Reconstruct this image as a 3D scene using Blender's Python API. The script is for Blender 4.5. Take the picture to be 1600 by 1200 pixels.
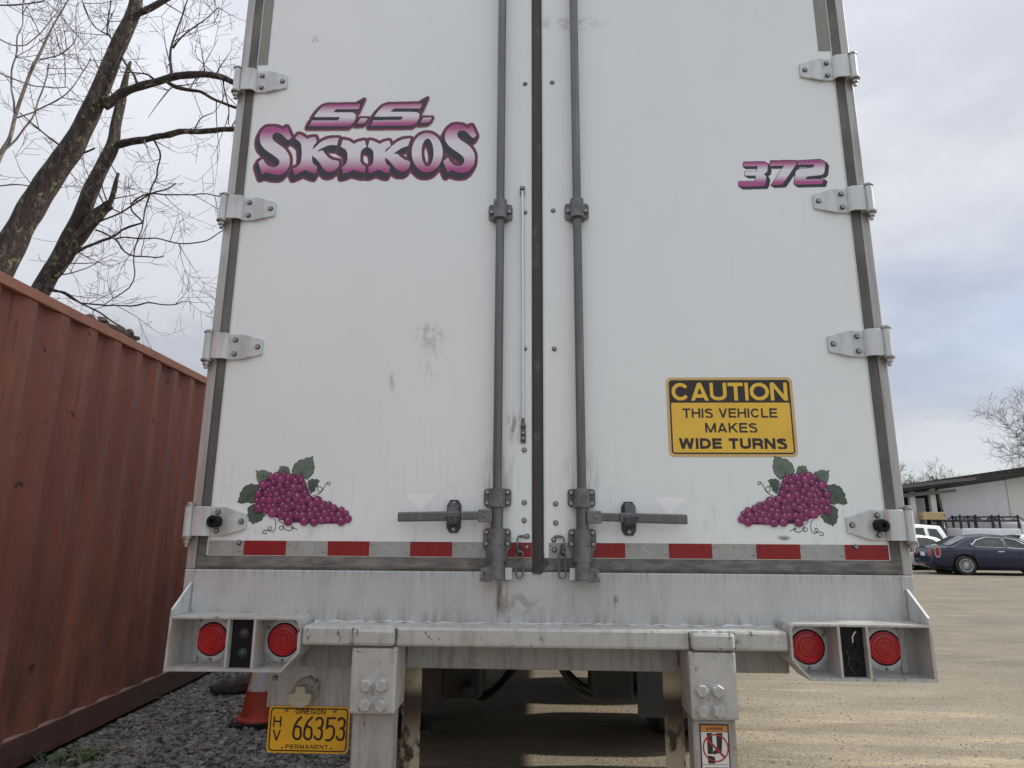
import bpy, bmesh, math, random
import numpy as np
from mathutils import Vector, Matrix, noise as mnoise
from mathutils.geometry import tessellate_polygon
R_ = math.radians
PI = math.pi
SC = bpy.context.scene
COL = SC.collection
for _o in list(bpy.data.objects):
    bpy.data.objects.remove(_o)

# ------------------------------------------------------------------ camera
CF, CP, CYW, CR = 1017.6467, 0.2179027, -0.0415228, -0.0062359
CX, CY, CZ = -0.00782, -2.41591, 1.42
def rotm():
    c, s = math.cos(CYW), math.sin(CYW)
    A = np.array([[c, -s, 0], [s, c, 0], [0, 0, 1.]])
    c, s = math.cos(CP), math.sin(CP)
    B = np.array([[1, 0, 0], [0, c, s], [0, -s, c]])
    c, s = math.cos(CR), math.sin(CR)
    D = np.array([[c, 0, -s], [0, 1, 0], [s, 0, c]])
    return D @ B @ A
RM = rotm()
cam = bpy.data.objects.new('camera', bpy.data.cameras.new('camera'))
COL.objects.link(cam)
cam.data.sensor_width = 36
cam.data.lens = 36 * CF / 1600
cam.data.clip_start = 0.05
cam.data.clip_end = 3000
_m = Matrix.Identity(4)
for i in range(3):
    _m[i][0] = RM[0][i]; _m[i][1] = RM[2][i]; _m[i][2] = -RM[1][i]
_m[0][3], _m[1][3], _m[2][3] = CX, CY, CZ
cam.matrix_world = _m
SC.camera = cam
def P(px, py, X=None, Y=None, Z=None):
    """point of the photograph carried onto a real plane of the place"""
    d = RM.T @ np.array([(px - 800) / CF, 1.0, -(py - 600) / CF])
    o = np.array([CX, CY, CZ])
    t = (Y - CY) / d[1] if Y is not None else (X - CX) / d[0] if X is not None else (Z - CZ) / d[2]
    return o + t * d
def D(px, py, Y=0.0):
    p = P(px, py, Y=Y)
    return (p[0], p[2])

# ------------------------------------------------------------------ light
SUN_DIR = Vector((1.0, 0.10, 0.80)).normalized()          # towards the sun
SUN_ELEV = math.asin(SUN_DIR.z)
SUN_AZ = math.atan2(SUN_DIR.x, SUN_DIR.y)
sl = bpy.data.lights.new('sun', 'SUN')
sl.energy = 2.6
sl.angle = R_(2.0)
sl.color = (1.0, 0.94, 0.84)
sun = bpy.data.objects.new('sun', sl)
COL.objects.link(sun)
sun.rotation_euler = SUN_DIR.to_track_quat('Z', 'Y').to_euler()
sun.location = SUN_DIR * 50

W = bpy.data.worlds.new('World')
SC.world = W
W.use_nodes = True
nt = W.node_tree
N, L = nt.nodes, nt.links
N.clear()
out = N.new('ShaderNodeOutputWorld')
bg_sky = N.new('ShaderNodeBackground'); bg_cl = N.new('ShaderNodeBackground')
sky = N.new('ShaderNodeTexSky'); sky.sky_type = 'NISHITA'; sky.sun_disc = False
sky.sun_elevation = SUN_ELEV; sky.sun_rotation = SUN_AZ
bg_sky.inputs[1].default_value = 0.10
L.new(sky.outputs[0], bg_sky.inputs[0])
tc = N.new('ShaderNodeTexCoord')
sep = N.new('ShaderNodeSeparateXYZ'); L.new(tc.outputs['Generated'], sep.inputs[0])
def wmath(op, a, b=None, c=None):
    n = N.new('ShaderNodeMath'); n.operation = op
    for i, v in enumerate((a, b, c)):
        if v is None: continue
        if isinstance(v, (int, float)): n.inputs[i].default_value = v
        else: L.new(v, n.inputs[i])
    return n.outputs[0]
zc = wmath('MAXIMUM', sep.outputs[2], 0.0)
den = wmath('ADD', zc, 0.22)
cmb = N.new('ShaderNodeCombineXYZ')
L.new(wmath('DIVIDE', sep.outputs[0], den), cmb.inputs[0])
L.new(wmath('DIVIDE', sep.outputs[1], den), cmb.inputs[1])
def wnoise(scale, detail, rough, off):
    m = N.new('ShaderNodeVectorMath'); m.operation = 'ADD'; m.inputs[1].default_value = off
    L.new(cmb.outputs[0], m.inputs[0])
    n = N.new('ShaderNodeTexNoise'); n.inputs['Scale'].default_value = scale
    n.inputs['Detail'].default_value = detail; n.inputs['Roughness'].default_value = rough
    L.new(m.outputs[0], n.inputs['Vector'])
    return n.outputs[0]
n1 = wnoise(1.5, 7, 0.56, (3.1, 1.7, 0))
n2 = wnoise(0.55, 3, 0.5, (7.3, 2.2, 5))
ramp = N.new('ShaderNodeValToRGB')
ramp.color_ramp.interpolation = 'EASE'
ramp.color_ramp.elements[0].position = 0.36; ramp.color_ramp.elements[0].color = (0.54, 0.565, 0.635, 1)
ramp.color_ramp.elements[1].position = 0.62; ramp.color_ramp.elements[1].color = (0.735, 0.755, 0.81, 1)
L.new(n1, ramp.inputs[0])
# a cloud deck is brighter overhead than near the horizon
gain = wmath('MULTIPLY_ADD', wmath('POWER', zc, 3.0), 1.25, 0.69)
L.new(ramp.outputs[0], bg_cl.inputs[0]); L.new(gain, bg_cl.inputs[1])
mixs = N.new('ShaderNodeMixShader')
# the deck breaks up towards the horizon
mr = N.new('ShaderNodeMapRange'); mr.interpolation_type = 'SMOOTHSTEP'
mr.inputs[1].default_value = 0.42; mr.inputs[2].default_value = 0.80
mr.inputs[3].default_value = 0.25; mr.inputs[4].default_value = 0.97
L.new(wmath('MULTIPLY_ADD', zc, 0.85, n2), mr.inputs[0])
L.new(mr.outputs[0], mixs.inputs[0]); L.new(bg_sky.outputs[0], mixs.inputs[1]); L.new(bg_cl.outputs[0], mixs.inputs[2])
L.new(mixs.outputs[0], out.inputs[0])

SC.view_settings.view_transform = 'Standard'
SC.view_settings.look = 'None'
SC.view_settings.exposure = 0.44
SC.view_settings.gamma = 1.0
SC.view_settings.use_curve_mapping = False
SC.render.engine = 'CYCLES'

# ------------------------------------------------------------------ materials
def S(r, g, b):
    f = lambda c: (c / 255 / 12.92) if c / 255 <= 0.04045 else ((c / 255 + 0.055) / 1.055) ** 2.4
    return (f(r), f(g), f(b))
def mat(name, col, rough=0.5, metal=0.0, layers=(), bump=None, spec=0.5, coat=0.0, rvar=0.0, coord='Object'):
    """layers: ('n', col, (sx,sy,sz), lo, hi, amount) noise patches;
               ('g', col, (sx,sy,sz), lo, hi, amount, axis, a, b) noise fading in from axis value b to a;
               ('s', col, (x,y,z), radius, amount, (sx,sy,sz)) one stain"""
    m = bpy.data.materials.new(name); m.use_nodes = True
    nt = m.node_tree; N, L = nt.nodes, nt.links
    b = N['Principled BSDF']
    b.inputs['Roughness'].default_value = rough
    b.inputs['Metallic'].default_value = metal
    b.inputs['Specular IOR Level'].default_value = spec
    b.inputs['Coat Weight'].default_value = coat
    tcn = N.new('ShaderNodeTexCoord'); V = tcn.outputs[coord]
    def vm(scale):
        n = N.new('ShaderNodeVectorMath'); n.operation = 'MULTIPLY'; n.inputs[1].default_value = scale
        L.new(V, n.inputs[0]); return n.outputs[0]
    def noise(scale, detail=5, rough=0.6):
        n = N.new('ShaderNodeTexNoise'); n.inputs['Scale'].default_value = 1.0
        n.inputs['Detail'].default_value = detail; n.inputs['Roughness'].default_value = rough
        L.new(vm(scale), n.inputs['Vector']); return n.outputs[0]
    def mrange(v, a, c, d=0.0, e=1.0):
        n = N.new('ShaderNodeMapRange'); n.interpolation_type = 'SMOOTHSTEP'
        for i, x in enumerate((a, c, d, e)): n.inputs[i + 1].default_value = x
        L.new(v, n.inputs[0]); return n.outputs[0]
    def mul(a, c):
        n = N.new('ShaderNodeMath'); n.operation = 'MULTIPLY'; L.new(a, n.inputs[0])
        if isinstance(c, float): n.inputs[1].default_value = c
        else: L.new(c, n.inputs[1])
        return n.outputs[0]
    cur = None
    for ly in layers:
        if ly[0] == 'n':
            f = mrange(noise(ly[2]), ly[3], ly[4], 0.0, ly[5])
        elif ly[0] == 'g':
            f = mrange(noise(ly[2]), ly[3], ly[4], 0.0, ly[5])
            sp = N.new('ShaderNodeSeparateXYZ'); L.new(V, sp.inputs[0])
            a, c = ly[7], ly[8]
            g = mrange(sp.outputs[ly[6]], a, c, 1.0, 0.0) if a < c else mrange(sp.outputs[ly[6]], c, a, 0.0, 1.0)
            f = mul(f, g)
        else:
            dn = N.new('ShaderNodeVectorMath'); dn.operation = 'SUBTRACT'; dn.inputs[1].default_value = ly[2]
            L.new(V, dn.inputs[0])
            sc = N.new('ShaderNodeVectorMath'); sc.operation = 'MULTIPLY'; sc.inputs[1].default_value = [1 / r for r in ly[3]]
            L.new(dn.outputs[0], sc.inputs[0])
            ln = N.new('ShaderNodeVectorMath'); ln.operation = 'LENGTH'; L.new(sc.outputs[0], ln.inputs[0])
            f = mul(mrange(ln.outputs['Value'], 0.2, 1.0, 1.0, 0.0), mrange(noise(ly[5]), 0.42, 0.62, 0.0, ly[4]))
        mx = N.new('ShaderNodeMix'); mx.data_type = 'RGBA'
        L.new(f, mx.inputs[0])
        if cur is None: mx.inputs[6].default_value = (*col, 1)
        else: L.new(cur, mx.inputs[6])
        mx.inputs[7].default_value = (*ly[1], 1)
        cur = mx.outputs[2]
    if cur is None: b.inputs['Base Color'].default_value = (*col, 1)
    else: L.new(cur, b.inputs['Base Color'])
    if rvar:
        L.new(mrange(noise((9, 9, 9)), 0.3, 0.7, max(0.02, rough - rvar), min(1, rough + rvar)), b.inputs['Roughness'])
    if bump:
        bn = N.new('ShaderNodeBump'); bn.inputs['Strength'].default_value = bump[1]; bn.inputs['Distance'].default_value = bump[2]
        s = bump[0]; s = (s, s, s) if isinstance(s, (int, float)) else s
        L.new(noise(s, 6, 0.65), bn.inputs['Height']); L.new(bn.outputs[0], b.inputs['Normal'])
    return m
def gradmat(name, stops, z0, z1):
    """print whose ink changes with height, as on the painted lettering"""
    m = bpy.data.materials.new(name); m.use_nodes = True
    N, L = m.node_tree.nodes, m.node_tree.links
    b = N['Principled BSDF']; b.inputs['Roughness'].default_value = 0.4
    t = N.new('ShaderNodeTexCoord'); sp = N.new('ShaderNodeSeparateXYZ'); L.new(t.outputs['Object'], sp.inputs[0])
    mr = N.new('ShaderNodeMapRange'); mr.inputs[1].default_value = z0; mr.inputs[2].default_value = z1
    L.new(sp.outputs[2], mr.inputs[0])
    r = N.new('ShaderNodeValToRGB'); L.new(mr.outputs[0], r.inputs[0])
    e = r.color_ramp.elements
    e[0].position, e[0].color = stops[0][0], (*stops[0][1], 1)
    e[1].position, e[1].color = stops[-1][0], (*stops[-1][1], 1)
    for p, c in stops[1:-1]:
        x = e.new(p); x.color = (*c, 1)
    L.new(r.outputs[0], b.inputs['Base Color'])
    return m

GRIME = (0.10, 0.095, 0.085)
M = {}
M['door'] = mat('door_paint', (0.84, 0.89, 0.89), 0.38, 0, [
    ('n', (0.76, 0.81, 0.815), (1.3, 1, 0.7), 0.40, 0.75, 0.5),
    ('n', (0.50, 0.51, 0.50), (26, 1, 0.9), 0.60, 0.85, 0.15),
    ('g', (0.33, 0.32, 0.29), (60, 1, 4.2), 0.54, 0.78, 0.38, 2, 1.36, 1.95),
    ('g', (0.40, 0.40, 0.37), (14, 1, 11), 0.54, 0.72, 0.30, 2, 1.36, 1.70),
    ('n', (0.26, 0.26, 0.25), (70, 1, 70), 0.685, 0.73, 0.6),
    ('s', (0.17, 0.17, 0.16), (-0.43, 0, 2.15), (0.08, 1, 0.075), 0.40, (46, 1, 30)),
    ('s', (0.24, 0.24, 0.23), (-0.42, 0, 2.08), (0.06, 1, 0.16), 0.28, (70, 1, 12)),
    ('s', (0.24, 0.24, 0.23), (-0.57, 0, 1.96), (0.022, 1, 0.06), 0.5, (50, 1, 9)),
    ('s', (0.16, 0.15, 0.13), (-0.10, 0, 1.80), (0.035, 1, 0.10), 0.7, (60, 1, 12)),
    ('s', (0.12, 0.12, 0.12), (0.86, 0, 1.392), (0.035, 1, 0.012), 1.0, (14, 1, 14)),
    ('s', (0.02, 0.02, 0.02), (0.265, 0, 1.405), (0.018, 1, 0.012), 1.0, (10, 1, 10)),
    ('s', (0.30, 0.30, 0.29), (0.12, 0, 3.55), (0.2, 1, 0.05), 0.5, (22, 1, 40)),
    ('s', (0.25, 0.25, 0.24), (-0.98, 0, 3.50), (0.025, 1, 0.025), 0.7, (90, 1, 70)),
    ('s', (0.17, 0.15, 0.13), (-0.155, 0, 1.60), (0.10, 1, 0.16), 0.4, (70, 1, 8)),
    ('s', (0.17, 0.15, 0.13), (0.15, 0, 1.60), (0.10, 1, 0.16), 0.4, (70, 1, 8)),
], bump=((2.5, 1, 2.0), 0.10, 0.02), rvar=0.10)
M['alu'] = mat('weathered_aluminium', (0.46, 0.455, 0.44), 0.48, 0.35, [
    ('n', (0.29, 0.285, 0.27), (30, 30, 1.6), 0.42, 0.72, 0.75),
    ('n', (0.60, 0.60, 0.58), (5, 5, 3), 0.52, 0.72, 0.5),
    ('n', (0.16, 0.15, 0.13), (38, 38, 5), 0.62, 0.80, 0.6),
    ('n', (0.10, 0.09, 0.08), (90, 90, 90), 0.70, 0.76, 0.5),
], bump=((30, 30, 30), 0.12, 0.003), rvar=0.12)
M['sill'] = mat('sill_metal', (0.54, 0.56, 0.555), 0.45, 0.2, [
    ('n', (0.40, 0.405, 0.395), (95, 4, 4.5), 0.46, 0.74, 0.38),
    ('n', (0.40, 0.395, 0.38), (11, 4, 2.2), 0.44, 0.74, 0.6),
    ('n', (0.64, 0.635, 0.62), (4, 4, 9), 0.50, 0.75, 0.5),
    ('g', (0.22, 0.21, 0.19), (30, 4, 3), 0.40, 0.70, 0.7, 2, 1.09, 1.16),
    ('g', (0.14, 0.13, 0.12), (60, 4, 4), 0.45, 0.72, 0.6, 2, 1.275, 1.22),
    ('s', (0.15, 0.075, 0.04), (-0.150, 0, 1.185), (0.016, 1, 0.085), 0.75, (70, 1, 6)),
    ('s', (0.17, 0.12, 0.08), (-0.140, 0, 1.17), (0.035, 1, 0.10), 0.8, (40, 1, 9)),
    ('s', (0.05, 0.04, 0.03), (0.112, 0, 1.17), (0.004, 1, 0.10), 2.0, (4, 1, 4)),
    ('s', (0.05, 0.045, 0.04), (0.26, 0, 1.17), (0.012, 1, 0.03), 0.9, (50, 1, 20)),
    ('s', (0.20, 0.19, 0.17), (-0.06, 0, 1.16), (0.10, 1, 0.05), 0.6, (26, 1, 30)),
    ('n', (0.09, 0.085, 0.08), (70, 4, 60), 0.69, 0.76, 0.7),
], bump=((60, 30, 24), 0.10, 0.003), rvar=0.12)
M['bumper'] = mat('bumper_metal', (0.50, 0.505, 0.485), 0.46, 0.2, [
    ('n', (0.34, 0.335, 0.31), (34, 14, 12), 0.42, 0.72, 0.7),
    ('n', (0.60, 0.59, 0.56), (6, 6, 14), 0.55, 0.75, 0.5),
    ('n', (0.12, 0.095, 0.07), (46, 40, 30), 0.62, 0.70, 0.9),
    ('n', (0.07, 0.06, 0.05), (24, 10, 80), 0.69, 0.77, 0.6),
], bump=((40, 40, 40), 0.15, 0.003), rvar=0.12)
M['boxinner'] = mat('lamp_box_metal', (0.40, 0.40, 0.38), 0.5, 0.2, [('n', (0.26, 0.25, 0.23), (24, 24, 6), 0.42, 0.70, 0.8), ('n', (0.12, 0.10, 0.08), (50, 50, 40), 0.64, 0.72, 0.8)])
M['seam'] = mat('grimy_seam', (0.11, 0.10, 0.085), 0.7, 0, [('n', (0.26, 0.25, 0.23), (40, 40, 40), 0.48, 0.66, 0.8)])
M['lowbeam'] = mat('shaded_beam_metal', (0.33, 0.33, 0.315), 0.5, 0.2, [('n', (0.20, 0.195, 0.18), (40, 10, 5), 0.42, 0.70, 0.8), ('n', (0.42, 0.41, 0.39), (6, 6, 12), 0.55, 0.75, 0.5)], bump=(40, 0.15, 0.003))  # grimy metal, also darkened for the shade under the overhanging beam
M['hinge'] = mat('hinge_aluminium', (0.62, 0.65, 0.655), 0.42, 0.25, [
    ('n', (0.42, 0.41, 0.39), (22, 22, 6), 0.45, 0.72, 0.7),
    ('n', (0.20, 0.19, 0.17), (60, 60, 30), 0.66, 0.78, 0.6)], rvar=0.1)
M['zinc'] = mat('galvanised_steel', (0.20, 0.205, 0.21), 0.55, 0.45, [
    ('n', (0.12, 0.122, 0.125), (40, 40, 30), 0.42, 0.66, 0.8),
    ('n', (0.32, 0.325, 0.33), (70, 70, 45), 0.60, 0.75, 0.6),
    ('n', (0.08, 0.07, 0.06), (18, 18, 12), 0.62, 0.80, 0.6)], bump=(160, 0.25, 0.002), rvar=0.12)
M['rod'] = mat('grey_rod', (0.145, 0.148, 0.15), 0.42, 0.55, [
    ('n', (0.23, 0.235, 0.24), (60, 60, 2.2), 0.48, 0.72, 0.7),
    ('n', (0.08, 0.08, 0.08), (30, 30, 9), 0.58, 0.78, 0.6)], bump=(120, 0.15, 0.002), rvar=0.1)
M['darksteel'] = mat('dark_steel', (0.075, 0.075, 0.078), 0.5, 0.4, [
    ('n', (0.14, 0.14, 0.145), (50, 50, 50), 0.52, 0.7, 0.7)], bump=(140, 0.2, 0.002))
M['gasket'] = mat('rubber_seal', (0.105, 0.102, 0.095), 0.72, 0, [
    ('n', (0.19, 0.185, 0.17), (7, 7, 3.5), 0.40, 0.66, 0.8),
    ('n', (0.05, 0.05, 0.048), (30, 9, 60), 0.60, 0.70, 0.7),
    ('g', (0.24, 0.23, 0.21), (12, 9, 60), 0.40, 0.66, 0.75, 2, 1.31, 1.36)], bump=((14, 14, 30), 0.25, 0.004))
M['centre'] = mat('centre_seal', (0.055, 0.053, 0.052), 0.62, 0, [
    ('n', (0.12, 0.115, 0.11), (26, 9, 9), 0.56, 0.68, 0.7),
    ('n', (0.03, 0.03, 0.03), (9, 9, 3), 0.50, 0.7, 0.7)], bump=((50, 20, 20), 0.2, 0.003))
M['bolt'] = mat('bolt_steel', (0.42, 0.42, 0.41), 0.35, 0.75, [('n', (0.14, 0.12, 0.10), (120, 120, 120), 0.5, 0.7, 0.7)])
M['washer'] = mat('washer_steel', (0.10, 0.10, 0.10), 0.5, 0.5)
M['chrome'] = mat('bright_rod', (0.74, 0.75, 0.77), 0.22, 0.55)
M['red'] = mat('red_reflector', (0.27, 0.010, 0.014), 0.30, 0, [('n', (0.16, 0.012, 0.014), (60, 1, 12), 0.46, 0.7, 0.6), ('n', (0.33, 0.06, 0.06), (30, 1, 90), 0.62, 0.8, 0.5)], rvar=0.1)
M['silver'] = mat('silver_reflector', (0.37, 0.385, 0.37), 0.35, 0.1, [('n', (0.28, 0.29, 0.28), (50, 1, 10), 0.46, 0.7, 0.6), ('n', (0.44, 0.45, 0.44), (9, 1, 9), 0.5, 0.7, 0.5)])
M['silverdark'] = mat('aged_reflector', (0.235, 0.235, 0.205), 0.4, 0.1, [('n', (0.18, 0.18, 0.16), (40, 1, 6), 0.46, 0.7, 0.6)])
M['tapeprint'] = mat('tape_print', (0.60, 0.61, 0.59), 0.4)
M['tapeink'] = mat('tape_ink', (0.12, 0.12, 0.11), 0.5)
M['navy'] = mat('navy_print', (0.030, 0.032, 0.044), 0.42)
M['maroon'] = mat('maroon_print', (0.165, 0.034, 0.072), 0.42)
M['pinkline'] = mat('pink_print', (0.42, 0.12, 0.22), 0.42)
MAG, LAV = (0.45, 0.085, 0.27), (0.80, 0.77, 0.84)
M['yellow'] = mat('sign_yellow', (0.86, 0.55, 0.065), 0.42, 0, [('n', (0.75, 0.47, 0.06), (6, 1, 5), 0.42, 0.7, 0.6)])
M['paleyellow'] = mat('sign_edge', (0.66, 0.46, 0.18), 0.45)
M['signblack'] = mat('sign_black', (0.028, 0.024, 0.022), 0.45)
M['lens'] = mat('red_lens', (0.56, 0.008, 0.014), 0.22, 0, [('n', (0.34, 0.005, 0.010), (24, 1, 30), 0.42, 0.7, 0.7)], coat=0.5, bump=((190, 1, 190), 0.35, 0.003), spec=0.5)
M['module'] = mat('black_rubber', (0.007, 0.007, 0.009), 0.5, 0, [('n', (0.02, 0.02, 0.023), (30, 30, 30), 0.55, 0.75, 0.5)], bump=(60, 0.3, 0.004), spec=.25)
M['darkhole'] = mat('dark_grommet', (0.035, 0.035, 0.038), 0.5)
M['plate'] = mat('plate_yellow', (0.85, 0.47, 0.022), 0.4, 0, [('n', (0.72, 0.40, 0.03), (16, 1, 14), 0.45, 0.7, 0.7), ('n', (0.30, 0.14, 0.05), (70, 1, 60), 0.70, 0.78, 0.5)])
M['plateink'] = mat('plate_ink', (0.03, 0.018, 0.012), 0.5)
M['cream'] = mat('cream_enamel', (0.50, 0.47, 0.36), 0.5, 0, [('n', (0.36, 0.32, 0.22), (50, 50, 50), 0.5, 0.7, 0.7)])
M['rustcream'] = mat('rusted_cream_steel', (0.46, 0.40, 0.28), 0.65, 0.0, [
    ('n', (0.33, 0.27, 0.17), (22, 22, 5), 0.42, 0.68, 0.8),
    ('g', (0.055, 0.033, 0.022), (9, 9, 7), 0.36, 0.44, 1.0, 2, 0.82, 0.88),
    ('g', (0.46, 0.40, 0.28), (14, 14, 10), 0.42, 0.52, 1.0, 2, 0.62, 0.80),
    ('n', (0.05, 0.03, 0.02), (34, 34, 24), 0.62, 0.68, 0.9)], bump=(60, 0.3, 0.004))
M['leg'] = mat('leg_steel', (0.39, 0.385, 0.36), 0.5, 0.2, [
    ('n', (0.25, 0.24, 0.21), (40, 40, 5), 0.42, 0.70, 0.8),
    ('n', (0.10, 0.06, 0.035), (26, 26, 14), 0.63, 0.72, 0.9),
    ('n', (0.52, 0.51, 0.48), (7, 7, 9), 0.55, 0.75, 0.5)], bump=(50, 0.2, 0.003))
M['under'] = mat('chassis_black', (0.018, 0.018, 0.018), 0.7, 0, [('n', (0.05, 0.045, 0.038), (6, 6, 6), 0.45, 0.7, 0.7)], bump=(30, 0.3, 0.01))
M['tyre'] = mat('tyre_rubber', (0.022, 0.021, 0.020), 0.75, 0, [('n', (0.055, 0.05, 0.042), (9, 9, 9), 0.45, 0.7, 0.7)], bump=(40, 0.3, 0.006))
M['flap'] = mat('mud_flap', (0.045, 0.046, 0.048), 0.6, 0, [('n', (0.09, 0.085, 0.075), (5, 5, 3), 0.45, 0.7, 0.7)])
M['hose'] = mat('black_hose', (0.012, 0.012, 0.012), 0.45)
M['white'] = mat('label_white', (0.70, 0.69, 0.66), 0.5)
M['orange'] = mat('label_orange', (0.62, 0.25, 0.05), 0.5)
M['labelred'] = mat('label_red', (0.38, 0.03, 0.035), 0.5)
M['sticker'] = mat('faded_sticker', (0.93, 0.945, 0.96), 0.35)
M['container'] = mat('container_paint', (0.268, 0.096, 0.062), 0.62, 0, [
    ('n', (0.21, 0.074, 0.056), (2.2, 2.2, 0.9), 0.38, 0.70, 0.85),
    ('n', (0.35, 0.145, 0.095), (3, 9, 0.8), 0.52, 0.72, 0.6),
    ('n', (0.17, 0.070, 0.060), (7, 22, 1.4), 0.52, 0.75, 0.6),
    ('g', (0.105, 0.058, 0.042), (5, 5, 3.2), 0.38, 0.66, 0.75, 2, 0.1, 1.5),
    ('n', (0.050, 0.025, 0.018), (9, 16, 11), 0.66, 0.71, 0.9),
    ('n', (0.09, 0.045, 0.035), (3, 30, 1.1), 0.60, 0.70, 0.6),
    ('n', (0.36, 0.19, 0.14), (50, 60, 20), 0.72, 0.77, 0.5)], bump=((9, 9, 5), 0.25, 0.012), rvar=0.12)
M['rail'] = mat('container_rail', (0.44, 0.19, 0.115), 0.6, 0, [  # colour raised to stand in for the sky light the rail catches
    ('n', (0.34, 0.15, 0.095), (6, 6, 12), 0.42, 0.68, 0.85),
    ('n', (0.46, 0.24, 0.16), (20, 20, 20), 0.60, 0.74, 0.6),
    ('n', (0.05, 0.03, 0.02), (30, 30, 30), 0.66, 0.73, 0.8)], bump=(30, 0.3, 0.006))
M['baserail'] = mat('container_base_rail', (0.10, 0.046, 0.037), 0.7, 0, [('n', (0.12, 0.065, 0.05), (5, 5, 9), 0.45, 0.7, 0.7), ('n', (0.03, 0.022, 0.018), (14, 14, 14), 0.55, 0.7, 0.7)], bump=(30, 0.3, 0.006))
M['ledge'] = mat('lit_ledge', (0.34, 0.22, 0.17), .8, 0, [('n', (0.16, 0.09, 0.07), (6, 6, 6), .45, .65, .8)])  # pale strip: the lit look of the base rail's top, put into colour
M['cone'] = mat('cone_orange', (0.36, 0.040, 0.018), 0.6, 0, [('n', (0.22, 0.028, 0.016), (14, 14, 9), 0.45, 0.7, 0.7), ('n', (0.10, 0.06, 0.05), (40, 40, 40), 0.65, 0.74, 0.7)])
M['coneband'] = mat('cone_band', (0.50, 0.49, 0.47), 0.5, 0, [('n', (0.50, 0.045, 0.015), (9, 9, 4.5), 0.53, 0.57, 1.0), ('n', (0.30, 0.28, 0.27), (24, 24, 24), 0.55, 0.7, 0.6)])
M['bark'] = mat('bark', (0.050, 0.038, 0.034), 0.9, 0, [
    ('n', (0.12, 0.10, 0.09), (16, 16, 5), 0.50, 0.64, 0.9),
    ('n', (0.020, 0.015, 0.013), (30, 30, 8), 0.52, 0.66, 0.9),
    ('n', (0.21, 0.22, 0.11), (13, 13, 9), 0.595, 0.645, 0.85)], bump=((26, 26, 8), 1.0, 0.06))
M['twig'] = mat('twig_bark', (0.075, 0.058, 0.054), 0.85, 0, [('n', (0.20, 0.165, 0.15), (5, 5, 5), 0.45, 0.7, 0.7)])
M['palebark'] = mat('pale_bark', (0.23, 0.205, 0.185), 0.85, 0, [('n', (0.13, 0.11, 0.10), (12, 12, 5), 0.45, 0.7, 0.7)])
M['moss'] = mat('moss', (0.13, 0.135, 0.05), 0.95, 0, [('n', (0.20, 0.20, 0.10), (30, 30, 30), 0.5, 0.7, 0.8)])
M['log'] = mat('rotten_log', (0.045, 0.038, 0.032), 0.9, 0, [('n', (0.12, 0.10, 0.085), (9, 30, 30), 0.5, 0.7, 0.8)], bump=(30, 0.6, 0.02))
M['wood'] = mat('weathered_wood', (0.15, 0.11, 0.09), 0.9, 0, [('n', (0.30, 0.27, 0.24), (9, 30, 30), 0.5, 0.7, 0.8)], bump=(30, 0.5, 0.02))
M['stone'] = mat('gravel_stone', (0.160, 0.150, 0.136), 0.85, 0, [
    ('n', (0.33, 0.32, 0.305), (17, 17, 17), 0.50, 0.66, 0.85),
    ('n', (0.055, 0.054, 0.053), (11, 11, 11), 0.50, 0.66, 0.8),
    ('n', (0.19, 0.15, 0.12), (6, 6, 6), 0.58, 0.72, 0.7)], bump=(90, 0.4, 0.004))
M['pebble'] = mat('dirt_pebble', (0.26, 0.22, 0.16), 0.9, 0, [('n', (0.075, 0.068, 0.058), (5, 5, 5), 0.56, 0.66, 0.7)])
M['leaf'] = mat('weed_leaf', (0.07, 0.11, 0.035), 0.6)
M['drygrass'] = mat('dry_straw', (0.30, 0.24, 0.14), 0.8)

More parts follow.
